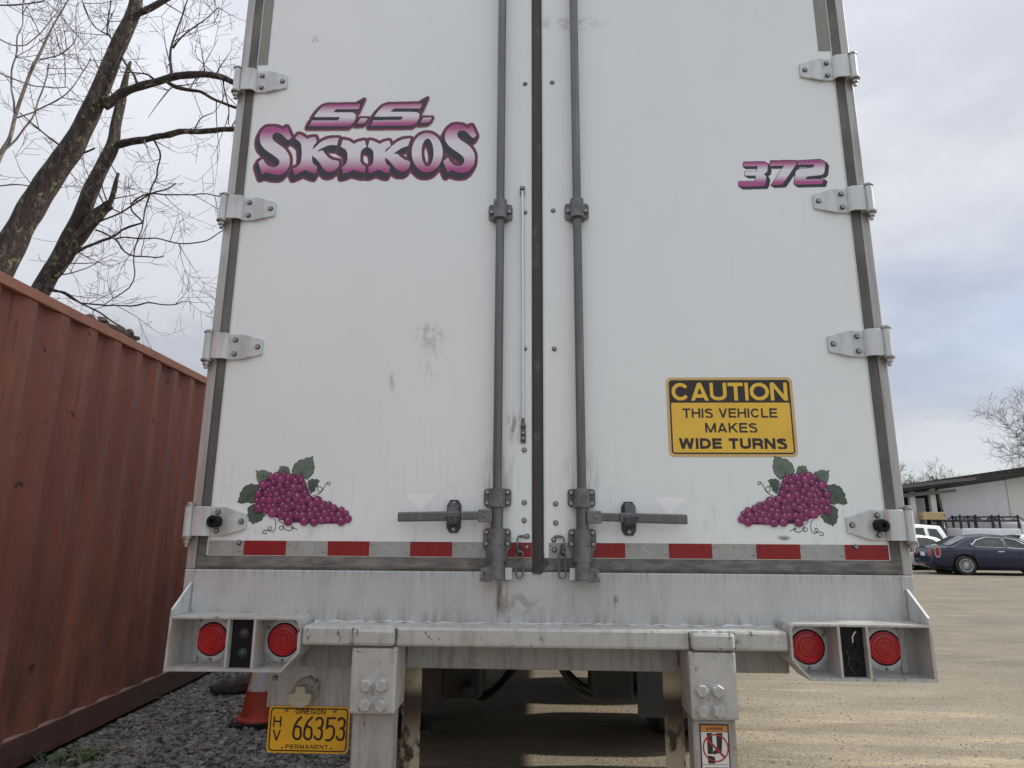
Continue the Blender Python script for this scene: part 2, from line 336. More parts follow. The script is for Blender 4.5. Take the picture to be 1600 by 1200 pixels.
# ground: packed tan dirt with wheel tracks, dark crushed rock on the container's side
def ground_mat():
    m = bpy.data.materials.new('packed_dirt'); m.use_nodes = True
    N, L = m.node_tree.nodes, m.node_tree.links
    b = N['Principled BSDF']; b.inputs['Roughness'].default_value = 0.92; b.inputs['Specular IOR Level'].default_value = 0.25
    t = N.new('ShaderNodeTexCoord'); V = t.outputs['Object']
    def nz(scale, detail=6, rot=None, rough=0.6, sc=(1, 1, 1)):
        mp = N.new('ShaderNodeMapping'); mp.inputs['Scale'].default_value = sc
        if rot: mp.inputs['Rotation'].default_value = (0, 0, rot)
        L.new(V, mp.inputs[0])
        n = N.new('ShaderNodeTexNoise'); n.inputs['Scale'].default_value = scale; n.inputs['Detail'].default_value = detail
        n.inputs['Roughness'].default_value = rough
        L.new(mp.outputs[0], n.inputs['Vector']); return n.outputs[0]
    def ss(v, a, c, d=0., e=1.):
        n = N.new('ShaderNodeMapRange'); n.interpolation_type = 'SMOOTHSTEP'
        for i, x in enumerate((a, c, d, e)): n.inputs[i + 1].default_value = x
        L.new(v, n.inputs[0]); return n.outputs[0]
    def mix(f, a, c):
        x = N.new('ShaderNodeMix'); x.data_type = 'RGBA'; L.new(f, x.inputs[0])
        if isinstance(a, tuple): x.inputs[6].default_value = (*a, 1)
        else: L.new(a, x.inputs[6])
        x.inputs[7].default_value = (*c, 1) if isinstance(c, tuple) else (0, 0, 0, 1)
        if not isinstance(c, tuple): L.new(c, x.inputs[7])
        return x.outputs[2]
    rot = math.atan2(0.6, 0.8)
    base = mix(ss(nz(0.55, 5), 0.35, 0.68), (0.325, 0.279, 0.204), (0.265, 0.228, 0.172))
    base = mix(ss(nz(1.0, 6, rot, 0.6, (0.7, 3.2, 1)), 0.44, 0.62, 0, 0.9), base, (0.215, 0.180, 0.132))
    base = mix(ss(nz(1.0, 5, rot, 0.6, (0.6, 4.2, 1)), 0.53, 0.68, 0, 0.75), base, (0.45, 0.375, 0.262))
    base = mix(ss(nz(1.0, 6, 0.12, 0.6, (0.16, 1.0, 1)), 0.50, 0.70, 0, 0.5), base, (0.20, 0.165, 0.125))
    base = mix(ss(nz(1.0, 5, -0.08, 0.6, (0.16, 1.6, 1)), 0.54, 0.68, 0, 0.45), base, (0.30, 0.285, 0.24))
    base = mix(ss(nz(34, 5, None, .75), 0.50, 0.62, 0, 0.75), base, (0.16, 0.136, 0.102))
    base = mix(ss(nz(70, 4, None, .75), 0.53, 0.64, 0, 0.75), base, (0.50, 0.435, 0.335))
    base = mix(ss(nz(9, 5, None, .7), 0.56, 0.66, 0, 0.5), base, (0.20, 0.172, 0.132))
    base = mix(ss(nz(19, 4), 0.64, 0.70, 0, 0.7), base, (0.10, 0.085, 0.068))
    # the open yard is greyer and more worn than the sand by the trailer
    d_ = N.new('ShaderNodeVectorMath'); d_.operation = 'DISTANCE'; d_.inputs[1].default_value = (1.2, 1.6, 0); L.new(V, d_.inputs[0])
    da = N.new('ShaderNodeMath'); da.operation = 'MULTIPLY_ADD'; da.inputs[1].default_value = 3.0
    L.new(nz(0.45, 5), da.inputs[0]); L.new(d_.outputs['Value'], da.inputs[2])
    worn = mix(ss(nz(1.0, 6, 0.10, 0.7, (0.5, 1.5, 1)), 0.42, 0.64), (0.222, 0.192, 0.150), (0.155, 0.138, 0.113))
    worn = mix(ss(nz(0.8, 5, 0.2), 0.55, 0.66, 0, 0.6), worn, (0.20, 0.195, 0.165))
    worn = mix(ss(nz(1.0, 6, -0.05, 0.7, (0.45, 2.2, 1)), 0.56, 0.70, 0, 0.8), worn, (0.36, 0.305, 0.225))
    worn = mix(ss(nz(26, 5), 0.50, 0.66, 0, 0.6), worn, (0.13, 0.112, 0.088))
    base = mix(ss(da.outputs[0], 3.4, 6.5, 0., 0.85), base, worn)
    # crushed rock side
    sp = N.new('ShaderNodeSeparateXYZ'); L.new(V, sp.inputs[0])
    ad = N.new('ShaderNodeMath'); ad.operation = 'MULTIPLY_ADD'; ad.inputs[1].default_value = 1.1
    L.new(nz(1.7, 5), ad.inputs[0]); L.new(sp.outputs[0], ad.inputs[2])
    rock = mix(ss(nz(38, 4), 0.42, 0.62), (0.048, 0.047, 0.046), (0.13, 0.128, 0.125))
    base = mix(ss(ad.outputs[0], -0.95, -0.35, 1., 0.), base, rock)
    L.new(base, b.inputs['Base Color'])
    bn = N.new('ShaderNodeBump'); bn.inputs['Strength'].default_value = 0.8; bn.inputs['Distance'].default_value = 0.022
    L.new(nz(30, 6, None, 0.7), bn.inputs['Height'])
    b2 = N.new('ShaderNodeBump'); b2.inputs['Strength'].default_value = 0.5; b2.inputs['Distance'].default_value = 0.07
    L.new(nz(1.0, 6, rot, 0.6, (0.8, 4.4, 1)), b2.inputs['Height']); L.new(bn.outputs[0], b2.inputs['Normal'])
    L.new(b2.outputs[0], b.inputs['Normal'])
    return m
M['ground'] = ground_mat()

# ------------------------------------------------------------------ mesh helpers
class MB:
    def __init__(s):
        s.v = []; s.f = []; s.m = []; s.sm = []; s.uv = {}
    def add(s, vs, fs, mi=0, smooth=False):
        o = len(s.v); s.v.extend([tuple(map(float, p)) for p in vs])
        for f in fs:
            s.f.append([o + i for i in f]); s.m.append(mi); s.sm.append(smooth)
    def box(s, x0, x1, y0, y1, z0, z1, mi=0):
        vs = [(x, y, z) for x in (x0, x1) for y in (y0, y1) for z in (z0, z1)]
        s.add(vs, [(0, 1, 3, 2), (4, 6, 7, 5), (0, 4, 5, 1), (2, 3, 7, 6), (0, 2, 6, 4), (1, 5, 7, 3)], mi)
    def hexa(s, vs, mi=0):
        s.add(vs, [(0, 1, 2, 3), (7, 6, 5, 4), (0, 4, 5, 1), (1, 5, 6, 2), (2, 6, 7, 3), (3, 7, 4, 0)], mi)
    def prism(s, poly, a, b, axis=1, mi=0, smooth=False):
        """poly of 2-D points extruded along axis from a to b"""
        n = len(poly)
        def mk(p, t):
            return (t, p[0], p[1]) if axis == 0 else (p[0], t, p[1]) if axis == 1 else (p[0], p[1], t)
        vs = [mk(p, a) for p in poly] + [mk(p, b) for p in poly]
        tris = tessellate_polygon([[Vector((p[0], p[1], 0)) for p in poly]])
        fs = [tuple(t) for t in tris] + [tuple(i + n for i in reversed(t)) for t in tris]
        s.add(vs, fs, mi)
        s.add(vs, [(i, (i + 1) % n, (i + 1) % n + n, i + n) for i in range(n)], mi, smooth)
    def flat(s, loops, y, mi=0):
        lp = [[Vector((p[0], p[1], 0)) for p in l] for l in loops]
        vs = [(p[0], y, p[1]) for l in loops for p in l]
        s.add(vs, [tuple(t) for t in tessellate_polygon(lp)], mi)
    def tube(s, pts, rs, n=8, mi=0, cap=True, closed=False, smooth=True):
        pts = [Vector(p) for p in pts]
        if isinstance(rs, (int, float)): rs = [rs] * len(pts)
        k = len(pts); vs = []; up = None
        for i, p in enumerate(pts):
            a = pts[(i - 1) % k] if (i > 0 or closed) else p
            b = pts[(i + 1) % k] if (i < k - 1 or closed) else p
            t = (b - a)
            t = t.normalized() if t.length > 1e-9 else Vector((0, 0, 1))
            if up is None:
                up = Vector((0, 0, 1)) if abs(t.z) < 0.9 else Vector((1, 0, 0))
            u = (up - t * up.dot(t))
            u = u.normalized() if u.length > 1e-6 else t.orthogonal().normalized()
            up = u; w = t.cross(u)
            for j in range(n):
                an = 2 * PI * j / n
                vs.append(p + (u * math.cos(an) + w * math.sin(an)) * rs[i])
        fs = []
        for i in range(k if closed else k - 1):
            for j in range(n):
                a = i * n + j; b = i * n + (j + 1) % n; c = ((i + 1) % k) * n
                fs.append((a, b, c + (j + 1) % n, c + j))
        s.add(vs, fs, mi, smooth)
        if cap and not closed:
            s.add(vs[:n], [tuple(reversed(range(n)))], mi)
            s.add(vs[-n:], [tuple(range(n))], mi)
    def cyl(s, p0, p1, r, n=16, mi=0, r1=None):
        s.tube([p0, p1], [r, r if r1 is None else r1], n, mi)
    def lathe(s, c, axis, prof, n=24, mi=0, smooth=True):
        """prof: (radius, distance along axis) from c"""
        c = Vector(c); ax = Vector(axis).normalized(); u = ax.orthogonal().normalized(); w = ax.cross(u)
        if abs(ax.z) < 0.5:
            u = Vector((0, 0, 1)); w = ax.cross(u)
        vs = []
        for r, h in prof:
            for j in range(n):
                an = 2 * PI * j / n
                vs.append(c + ax * h + (u * math.cos(an) + w * math.sin(an)) * max(r, 1e-5))
        fs = []
        for i in range(len(prof) - 1):
            for j in range(n):
                fs.append((i * n + j, i * n + (j + 1) % n, (i + 1) * n + (j + 1) % n, (i + 1) * n + j))
        s.add(vs, fs, mi, smooth)
    def mesh(s, name, mats, bevel=0, angle=35, recalc=True):
        me = bpy.data.meshes.new(name)
        me.from_pydata(s.v, [], s.f)
        for m in mats: me.materials.append(m)
        me.polygons.foreach_set('material_index', s.m)
        me.polygons.foreach_set('use_smooth', s.sm)
        if recalc:
            bm = bmesh.new(); bm.from_mesh(me)
            bmesh.ops.remove_doubles(bm, verts=bm.verts, dist=1e-6)
            bmesh.ops.recalc_face_normals(bm, faces=bm.faces)
            bm.to_mesh(me); bm.free()
        if any(s.sm): me.set_sharp_from_angle(angle=R_(angle))
        me.update()
        return me
def link(name, me, parent=None, loc=(0, 0, 0), rot=(0, 0, 0)):
    o = bpy.data.objects.new(name, me); COL.objects.link(o)
    o.location = loc; o.rotation_euler = rot
    if parent: o.parent = parent
    return o
def obj(name, mb, mats, parent=None, bevel=0, loc=(0, 0, 0), rot=(0, 0, 0), recalc=True, angle=35):
    mats = mats if isinstance(mats, (list, tuple)) else [mats]
    o = link(name, mb.mesh(name, mats, recalc=recalc, angle=angle), parent, loc, rot)
    if bevel:
        b = o.modifiers.new('bevel', 'BEVEL'); b.width = bevel; b.segments = 2
        b.limit_method = 'ANGLE'; b.angle_limit = R_(40); b.harden_normals = False
    return o
def thing(name, label, cat, loc=(0, 0, 0), rotz=0, group=None):
    o = bpy.data.objects.new(name, None); COL.objects.link(o)
    o.location = loc; o.rotation_euler = (0, 0, rotz); o.empty_display_size = 0.2
    return tag(o, label, cat, group)
def tag(o, label, cat, group=None):
    o['label'] = label; o['category'] = cat
    if group: o['group'] = group
    return o
def Mx(pts):      # mirror a list of (x,z)
    return [(-x, z) for x, z in pts]

# --- flat print: masks on a grid, outlined by marching squares
def inpoly(px, py, poly):
    c = np.zeros(px.shape, bool); n = len(poly)
    for i in range(n):
        x0, y0 = poly[i]; x1, y1 = poly[(i + 1) % n]
        if y0 == y1: continue
        t = ((y0 > py) != (y1 > py)) & (px < (x1 - x0) * (py - y0) / (y1 - y0) + x0)
        c ^= t
    return c
def dilate(m, r):
    o = m.copy(); k = int(math.ceil(r)); H, Wd = m.shape
    for dy in range(-k, k + 1):
        w = r * r - dy * dy
        if w < 0: continue
        w = int(math.sqrt(w))
        # horizontal run dilation through a cumulative sum
        sh = np.zeros_like(m)
        if dy >= 0: sh[dy:] = m[:H - dy]
        else: sh[:dy] = m[-dy:]
        cs = np.pad(np.cumsum(sh, 1), ((0, 0), (1, 0)))
        a = np.clip(np.arange(Wd) - w, 0, Wd); b = np.clip(np.arange(Wd) + w + 1, 0, Wd)
        o |= (cs[:, b] - cs[:, a]) > 0
    return o
def shift(m, dx, dy):
    o = np.zeros_like(m); H, Wd = m.shape
    ys = slice(max(0, dy), min(H, H + dy)); yt = slice(max(0, -dy), min(H, H - dy))
    xs = slice(max(0, dx), min(Wd, Wd + dx)); xt = slice(max(0, -dx), min(Wd, Wd - dx))
    o[ys, xs] = m[yt, xt]; return o
def contours(m, eps=0.35):
    """closed loops round a boolean mask (after a small blur), simplified"""
    f = np.pad(m.astype(float), 2)
    for _ in range(2):
        f = (f + np.roll(f, 1, 0) + np.roll(f, -1, 0)) / 3
        f = (f + np.roll(f, 1, 1) + np.roll(f, -1, 1)) / 3
    f = f - 0.5
    f[np.abs(f) < 1e-9] = 1e-9
    s = f > 0
    H, Wd = f.shape
    code = s[:-1, :-1] * 1 + s[:-1, 1:] * 2 + s[1:, 1:] * 4 + s[1:, :-1] * 8
    seg = {}
    T = {1: [(3, 0)], 2: [(0, 1)], 3: [(3, 1)], 4: [(1, 2)], 5: [(3, 2), (1, 0)], 6: [(0, 2)], 7: [(3, 2)],
         8: [(2, 3)], 9: [(2, 0)], 10: [(0, 3), (2, 1)], 11: [(2, 1)], 12: [(1, 3)], 13: [(1, 0)], 14: [(0, 3)]}
    def ed(y, x, e):
        return (y, x, 0) if e == 0 else (y, x + 1, 1) if e == 1 else (y + 1, x, 0) if e == 2 else (y, x, 1)
    ys, xs = np.nonzero((code > 0) & (code < 15))
    for y, x in zip(ys.tolist(), xs.tolist()):
        for a, b in T[int(code[y, x])]:
            seg[ed(y, x, a)] = ed(y, x, b)
    def pt(k):
        y, x, o = k
        if o == 0:
            t = f[y, x] / (f[y, x] - f[y, x + 1]); return (x + t - 2, y - 2.0)
        t = f[y, x] / (f[y, x] - f[y + 1, x]); return (x - 2.0, y + t - 2)
    loops = []
    while seg:
        k0, k = next(iter(seg.items())); del seg[k0]; lp = [k0]
        while k != k0 and k in seg:
            lp.append(k); k = seg.pop(k)
        pts = [pt(q) for q in lp]
        if len(pts) < 8: continue
        loops.append(simplify(pts, eps))
    return loops
def simplify(pts, eps):
    P_ = np.array(pts)
    def dp(i, j):
        if j <= i + 1: return []
        a, b = P_[i], P_[j]; d = b - a; n = np.hypot(*d)
        q = P_[i + 1:j] - a
        ds = np.abs(q[:, 0] * d[1] - q[:, 1] * d[0]) / n if n > 1e-9 else np.hypot(q[:, 0], q[:, 1])
        k = int(np.argmax(ds))
        if ds[k] < eps: return []
        k += i + 1
        return dp(i, k) + [k] + dp(k, j)
    n = len(pts); h = n // 2
    idx = [0] + dp(0, h) + [h] + dp(h, n - 1)
    return [pts[i] for i in idx]
def area(l):
    return 0.5 * sum(l[i][0] * l[(i + 1) % len(l)][1] - l[(i + 1) % len(l)][0] * l[i][1] for i in range(len(l)))
def fill_mask(mb, m, conv, y, mi=0, eps=0.35):
    """contours filled with holes; conv maps grid (x,y) to plane (x,z)"""
    loops = [l for l in contours(m, eps) if len(l) > 2]
    if not loops: return
    cu = bpy.data.curves.new('t', 'CURVE'); cu.dimensions = '2D'; cu.fill_mode = 'BOTH'
    for l in loops:
        sp = cu.splines.new('POLY'); sp.points.add(len(l) - 1); sp.use_cyclic_u = True
        for i, p in enumerate(l):
            x, z = conv(*p); sp.points[i].co = (x, z, 0, 1)
    ob = bpy.data.objects.new('t', cu)
    me = ob.to_mesh()
    mb.add([(v.co.x, y, v.co.y) for v in me.vertices], [tuple(p.vertices) for p in me.polygons], mi)
    ob.to_mesh_clear(); bpy.data.objects.remove(ob); bpy.data.curves.remove(cu)
def text(mb, s, x0, x1, z0, z1, y, mi=0, bold=0.0):
    """flat lettering fitted in a rectangle of the plane y, its strokes thickened by bold x cap height"""
    cu = bpy.data.curves.new('t', 'FONT'); cu.body = s; cu.fill_mode = 'BOTH'; cu.resolution_u = 5
    ob = bpy.data.objects.new('t', cu); me = ob.to_mesh()
    vs = np.array([v.co[:2] for v in me.vertices]); fs = [tuple(p.vertices) for p in me.polygons]
    ob.to_mesh_clear(); bpy.data.objects.remove(ob); bpy.data.curves.remove(cu)
    a, b = vs.min(0), vs.max(0)
    G = 72.0; asp = (x1 - x0) / (z1 - z0); r = bold * G
    gw = G * asp
    q = np.stack([r + 2 + (vs[:, 0] - a[0]) / (b[0] - a[0]) * (gw - 2 * r), r + 2 + (b[1] - vs[:, 1]) / (b[1] - a[1]) * (G - 2 * r)], 1)
    m = np.zeros((int(G) + 5, int(gw) + 5), bool)
    for f in fs:
        for k in range(1, len(f) - 1):
            p = q[[f[0], f[k], f[k + 1]]]
            lo = np.maximum(np.floor(p.min(0)).astype(int), 0); hi = np.ceil(p.max(0)).astype(int) + 1
            gx, gy = np.meshgrid(np.arange(lo[0], min(hi[0], m.shape[1])), np.arange(lo[1], min(hi[1], m.shape[0])))
            if not gx.size: continue
            e = [(p[(i + 1) % 3][0] - p[i][0]) * (gy - p[i][1]) - (p[(i + 1) % 3][1] - p[i][1]) * (gx - p[i][0]) for i in range(3)]
            ins = ((e[0] >= -1e-6) & (e[1] >= -1e-6) & (e[2] >= -1e-6)) | ((e[0] <= 1e-6) & (e[1] <= 1e-6) & (e[2] <= 1e-6))
            m[gy[ins], gx[ins]] = True
    if r > 0.4: m = dilate(m, r)
    fill_mask(mb, m, lambda u, v: (x0 + (u - 2) / gw * (x1 - x0), z1 - (v - 2) / G * (z1 - z0)), y, mi)
GW = dict(A=.74, C=.74, D=.72, E=.62, G=.78, H=.70, I=0, K=.72, L=.57, M=.84, N=.70, O=.80, P=.66, R=.70, S=.66, T=.64, U=.70, V=.70, W=1.0)
GW[' '] = .26
def glyph(c, W, h):
    """strokes of a plain grotesque capital, height 1, width W, half stroke h"""
    a, b, m, l, r_ = h, 1 - h, .5, h, W - h
    ar = lambda cx, cy, rx, ry, t0, t1, n=18: [(cx + rx * math.cos(R_(t0 + (t1 - t0) * i / n)), cy + ry * math.sin(R_(t0 + (t1 - t0) * i / n))) for i in range(n + 1)]
    e = .3     # diagonals run past the cap height and are cut flat
    def dg(x0, y0, x1, y1):
        dx, dy = x1 - x0, y1 - y0; k = 1.0 if abs(dy) < 1e-6 else .25 / abs(dy)
        return [(x0 - dx * k * (y0 in (0, 1)), y0 - dy * k * (y0 in (0, 1))), (x1 + dx * k * (y1 in (0, 1)), y1 + dy * k * (y1 in (0, 1)))]
    hd = h * 1.1
    if c == 'I': return [[(h, 0), (h, 1)]]
    if c == 'T': return [[(0, b), (W, b)], [(W / 2, 0), (W / 2, 1)]]
    if c == 'H': return [[(l, 0), (l, 1)], [(r_, 0), (r_, 1)], [(l, .52), (r_, .52)]]
    if c == 'E': return [[(l, 0), (l, 1)], [(0, a), (W, a)], [(0, b), (W, b)], [(0, .52), (W * .94, .52)]]
    if c == 'L': return [[(l, 0), (l, 1)], [(0, a), (W, a)]]
    if c == 'N': return [[(l, 0), (l, 1)], [(r_, 0), (r_, 1)], dg(l, 1, r_, 0)]
    if c == 'M': return [[(l, 0), (l, 1)], [(r_, 0), (r_, 1)], dg(l * 1.1, 1, W / 2, 0), dg(r_ - l * .1, 1, W / 2, 0)]
    if c == 'V': return [dg(hd, 1, W / 2, 0), dg(W - hd, 1, W / 2, 0)]
    if c == 'W': return [dg(hd, 1, W * .27, 0), dg(W * .5, 1, W * .27, 0), dg(W * .5, 1, W * .73, 0), dg(W - hd, 1, W * .73, 0)]
    if c == 'A': return [dg(hd, 0, W / 2, 1), dg(W - hd, 0, W / 2, 1), [(W * .24, .26), (W * .76, .26)]]
    if c == 'K': return [[(l, 0), (l, 1)], dg(l, .36, W - hd, 1), dg(W * .40, .58, W - hd * .9, 0)]
    if c == 'U': return [[(l, 1), (l, .32)] + ar(W / 2, .32, W / 2 - h, .32 - h, 180, 360) + [(r_, 1)]]
    if c == 'O': return [ar(W / 2, .5, W / 2 - h, .5 - h, 0, 360, 40)]
    if c == 'C': return [ar(W / 2, .5, W / 2 - h, .5 - h, 38, 322, 34)]
    if c == 'G': return [ar(W / 2, .5, W / 2 - h, .5 - h, 40, 325, 34), [(W * .54, .46), (W, .46)], [(r_, .5), (r_, 0)]]
    if c == 'D': return [[(l, 0), (l, 1)], [(0, a), (W * .45, a)], [(0, b), (W * .45, b)], ar(W * .45, .5, W * .55 - h, .5 - h, 90, -90)]
    if c == 'P': return [[(l, 0), (l, 1)], [(0, b), (W * .6, b)], [(0, .43), (W * .6, .43)], ar(W * .6, (b + .43) / 2, W * .4 - h, (b - .43) / 2, 90, -90)]
    if c == 'R': return [[(l, 0), (l, 1)], [(0, b), (W * .6, b)], [(0, .45), (W * .6, .45)], ar(W * .6, (b + .45) / 2, W * .4 - h, (b - .45) / 2, 90, -90), [(W * .62, .45), (r_ - h * .2, .32), (r_, 0)]]
    if c == 'S': return [ar(W / 2, .735, W / 2 - h, .265 - h, 25, 270, 20) + ar(W / 2, .265 + h * .0, W / 2 - h, .265 - h + (.47 - .53 + 2 * h) * .5, 90, -155, 20)]
    return []
def caps(mb, s, x0, x1, z0, z1, y, mi, h, gap=.13):
    G = 60.0; asp = (x1 - x0) / (z1 - z0)
    nI = s.count('I'); tot = sum(GW[c] for c in s) + gap * (len(s) - 1)
    kx = (asp - nI * 2 * h) / tot
    m = np.zeros((int(G) + 6, int(asp * G) + 6), bool)
    gy, gx = np.mgrid[0:m.shape[0], 0:m.shape[1]]
    X = (gx - 3) / G; Y = 1 - (gy - 3) / G
    x = 0.0
    for c in s:
        Wc = 2 * h if c == 'I' else GW[c] * kx
        g = np.zeros(m.shape, bool)
        for pl in glyph(c, Wc, h):
            n = len(pl) - 1
            for i in range(n):
                (ax, ay), (bx, by) = pl[i], pl[i + 1]
                ax += x; bx += x; dx, dy = bx - ax, by - ay; q = dx * dx + dy * dy
                if q < 1e-8: continue
                t = ((X - ax) * dx + (Y - ay) * dy) / q; d = np.abs((X - ax) * dy - (Y - ay) * dx) / math.sqrt(q)
                g |= (t >= 0) & (t <= 1) & (d < h)
                if i < n - 1: g |= (X - bx) ** 2 + (Y - by) ** 2 < h * h
        m |= g & (Y >= 0) & (Y <= 1) & (X >= x - .02) & (X <= x + Wc + .02)
        x += Wc + gap * kx
    fill_mask(mb, m, lambda u, v: (x0 + (u - 3) / G * (z1 - z0), z1 - (v - 3) / G * (z1 - z0)), y, mi)
def rrect(x0, x1, z0, z1, r, n=4):
    o = []
    for cx, cz, a in ((x1 - r, z1 - r, 0), (x0 + r, z1 - r, 90), (x0 + r, z0 + r, 180), (x1 - r, z0 + r, 270)):
        for i in range(n + 1):
            t = R_(a + 90 * i / n); o.append((cx + r * math.cos(t), cz + r * math.sin(t)))
    return o
def circ(x, z, r, n=20, sx=1.0):
    return [(x + r * sx * math.cos(2 * PI * i / n), z + r * math.sin(2 * PI * i / n)) for i in range(n)]
def strokes(mb, lines, conv, bbox, r, y, mi=0, res=1.0):
    """polylines thickened to flat strokes; coordinates in the drawing's own units"""
    x0, y0, x1, y1 = bbox
    gx, gy = np.meshgrid(np.arange(x0, x1, res), np.arange(y0, y1, res))
    m = np.zeros(gx.shape, bool)
    for l in lines:
        for (ax, ay), (bx, by) in zip(l[:-1], l[1:]):
            dx, dy = bx - ax, by - ay; q = dx * dx + dy * dy + 1e-9
            t = np.clip(((gx - ax) * dx + (gy - ay) * dy) / q, 0, 1)
            m |= (gx - ax - t * dx) ** 2 + (gy - ay - t * dy) ** 2 < r * r
    fill_mask(mb, m, lambda u, v: conv(x0 + u * res, y0 + v * res), y, mi)

# ------------------------------------------------------------------ ground
def sstep(t):
    t = min(1, max(0, t)); return t * t * (3 - 2 * t)
def gz(x, y):
    z = -0.13 * sstep((x - 3) / 9) + 0.11 * sstep((-1.35 - x) / 1.2)
    if -60 < x < 60 and -20 < y < 60:
        k = sstep((x - 0.3) / 2.0) * (1 - sstep((x - 40) / 20))
        a = mnoise.noise((x * 0.55 + y * 0.45, (y * 0.8 - x * 0.6) * 0.10 + 3, 1.3))
        b = mnoise.noise((x * 0.10, y * 0.9, 7.7))
        z += k * (0.012 * a + 0.022 * b * sstep((y - 3) / 6))
    return z
def axis_pts(lo, hi, step, far):
    a = list(np.arange(lo, hi + 1e-6, step)); s = step
    x = hi
    while x < far:
        s *= 1.35; x += s; a.append(x)
    s = step; x = lo
    while x > -far:
        s *= 1.35; x -= s; a.insert(0, x)
    return a
xs, ys = axis_pts(-5, 22, 0.25, 900), axis_pts(-3, 30, 0.25, 900)
mb = MB()
nx = len(xs)
mb.add([(x, y, gz(x, y)) for y in ys for x in xs],
       [(j * nx + i, j * nx + i + 1, (j + 1) * nx + i + 1, (j + 1) * nx + i) for j in range(len(ys) - 1) for i in range(nx - 1)], 0, True)
g = obj('ground', mb, M['ground'], recalc=False, angle=180)
g['kind'] = 'structure'

# ------------------------------------------------------------------ trailer
T = thing('semi_trailer', 'white semi trailer seen from behind with two closed cargo doors and grape stickers', 'trailer')
HW = 1.295
TOP = 4.11; LEN = 14.6
FL = 1.098      # lower edge of sill
# box of the trailer
mb = MB(); mb.box(-HW, -HW + 0.03, 0.10, LEN, 1.10, TOP); obj('side_wall', mb, M['door'], T)
mb = MB(); mb.box(HW - 0.03, HW, 0.10, LEN, 1.10, TOP); obj('side_wall', mb, M['door'], T)
mb = MB(); mb.box(-HW + 0.03, HW - 0.03, 0.10, LEN - 0.03, TOP - 0.03, TOP - 0.002); obj('roof_panel', mb, M['alu'], T)
mb = MB(); mb.box(-HW + 0.03, HW - 0.03, LEN - 0.03, LEN, 1.10, TOP); obj('front_wall', mb, M['door'], T)
mb = MB(); mb.box(-HW + 0.03, HW - 0.03, 0.10, LEN - 0.03, 1.19, 1.22); obj('floor_deck', mb, M['under'], T)
for i in range(34):
    mb = MB(); y = 0.35 + i * 0.41
    mb.box(-HW + 0.03, HW - 0.03, y, y + 0.05, 1.08, 1.19)
    if i == 0: cross = mb.mesh('cross_member', [M['under']]); link('cross_member', cross, T); y00 = y
    else: link('cross_member', cross, T, (0, y - y00, 0))
# rear frame
for s in (-1, 1):
    mb = MB()
    xa, xb = sorted((s * HW, s * 1.2605))
    mb.box(xa, xb, -0.004, 0.0995, 1.2685, TOP)
    obj('rear_post', mb, M['alu'], T, 0.004)
mb = MB(); mb.box(-1.2605, 1.2605, -0.004, 0.10, 3.98, TOP); obj('rear_header', mb, M['alu'], T, 0.004)
mb = MB(); mb.box(-HW, HW, -0.006, 0.12, 1.0775, 1.268); obj('rear_sill', mb, M['sill'], T, 0.004)
random.seed(4)
for s in (-1, 1):      # seam welds on the sill's ends and along its lower edge
    mb = MB()
    pts = [(s * (1.252 + random.uniform(-.002, .002)), -0.007, 1.265 - i * 0.012) for i in range(13)]
    mb.tube(pts, [0.004 + random.uniform(-.0015, .0015) for _ in pts], 6)
    obj('weld_bead', mb, M['sill'], T)
mb = MB()
pts = [(-0.80 + i * 0.02, -0.010 + random.uniform(-.003, .002), 1.0935 + random.uniform(-.002, .0025)) for i in range(81)]
mb.tube(pts, [max(.0012, 0.0035 + random.uniform(-.004, .0035)) for _ in pts], 6)
obj('weld_bead', mb, M['hinge'], T)

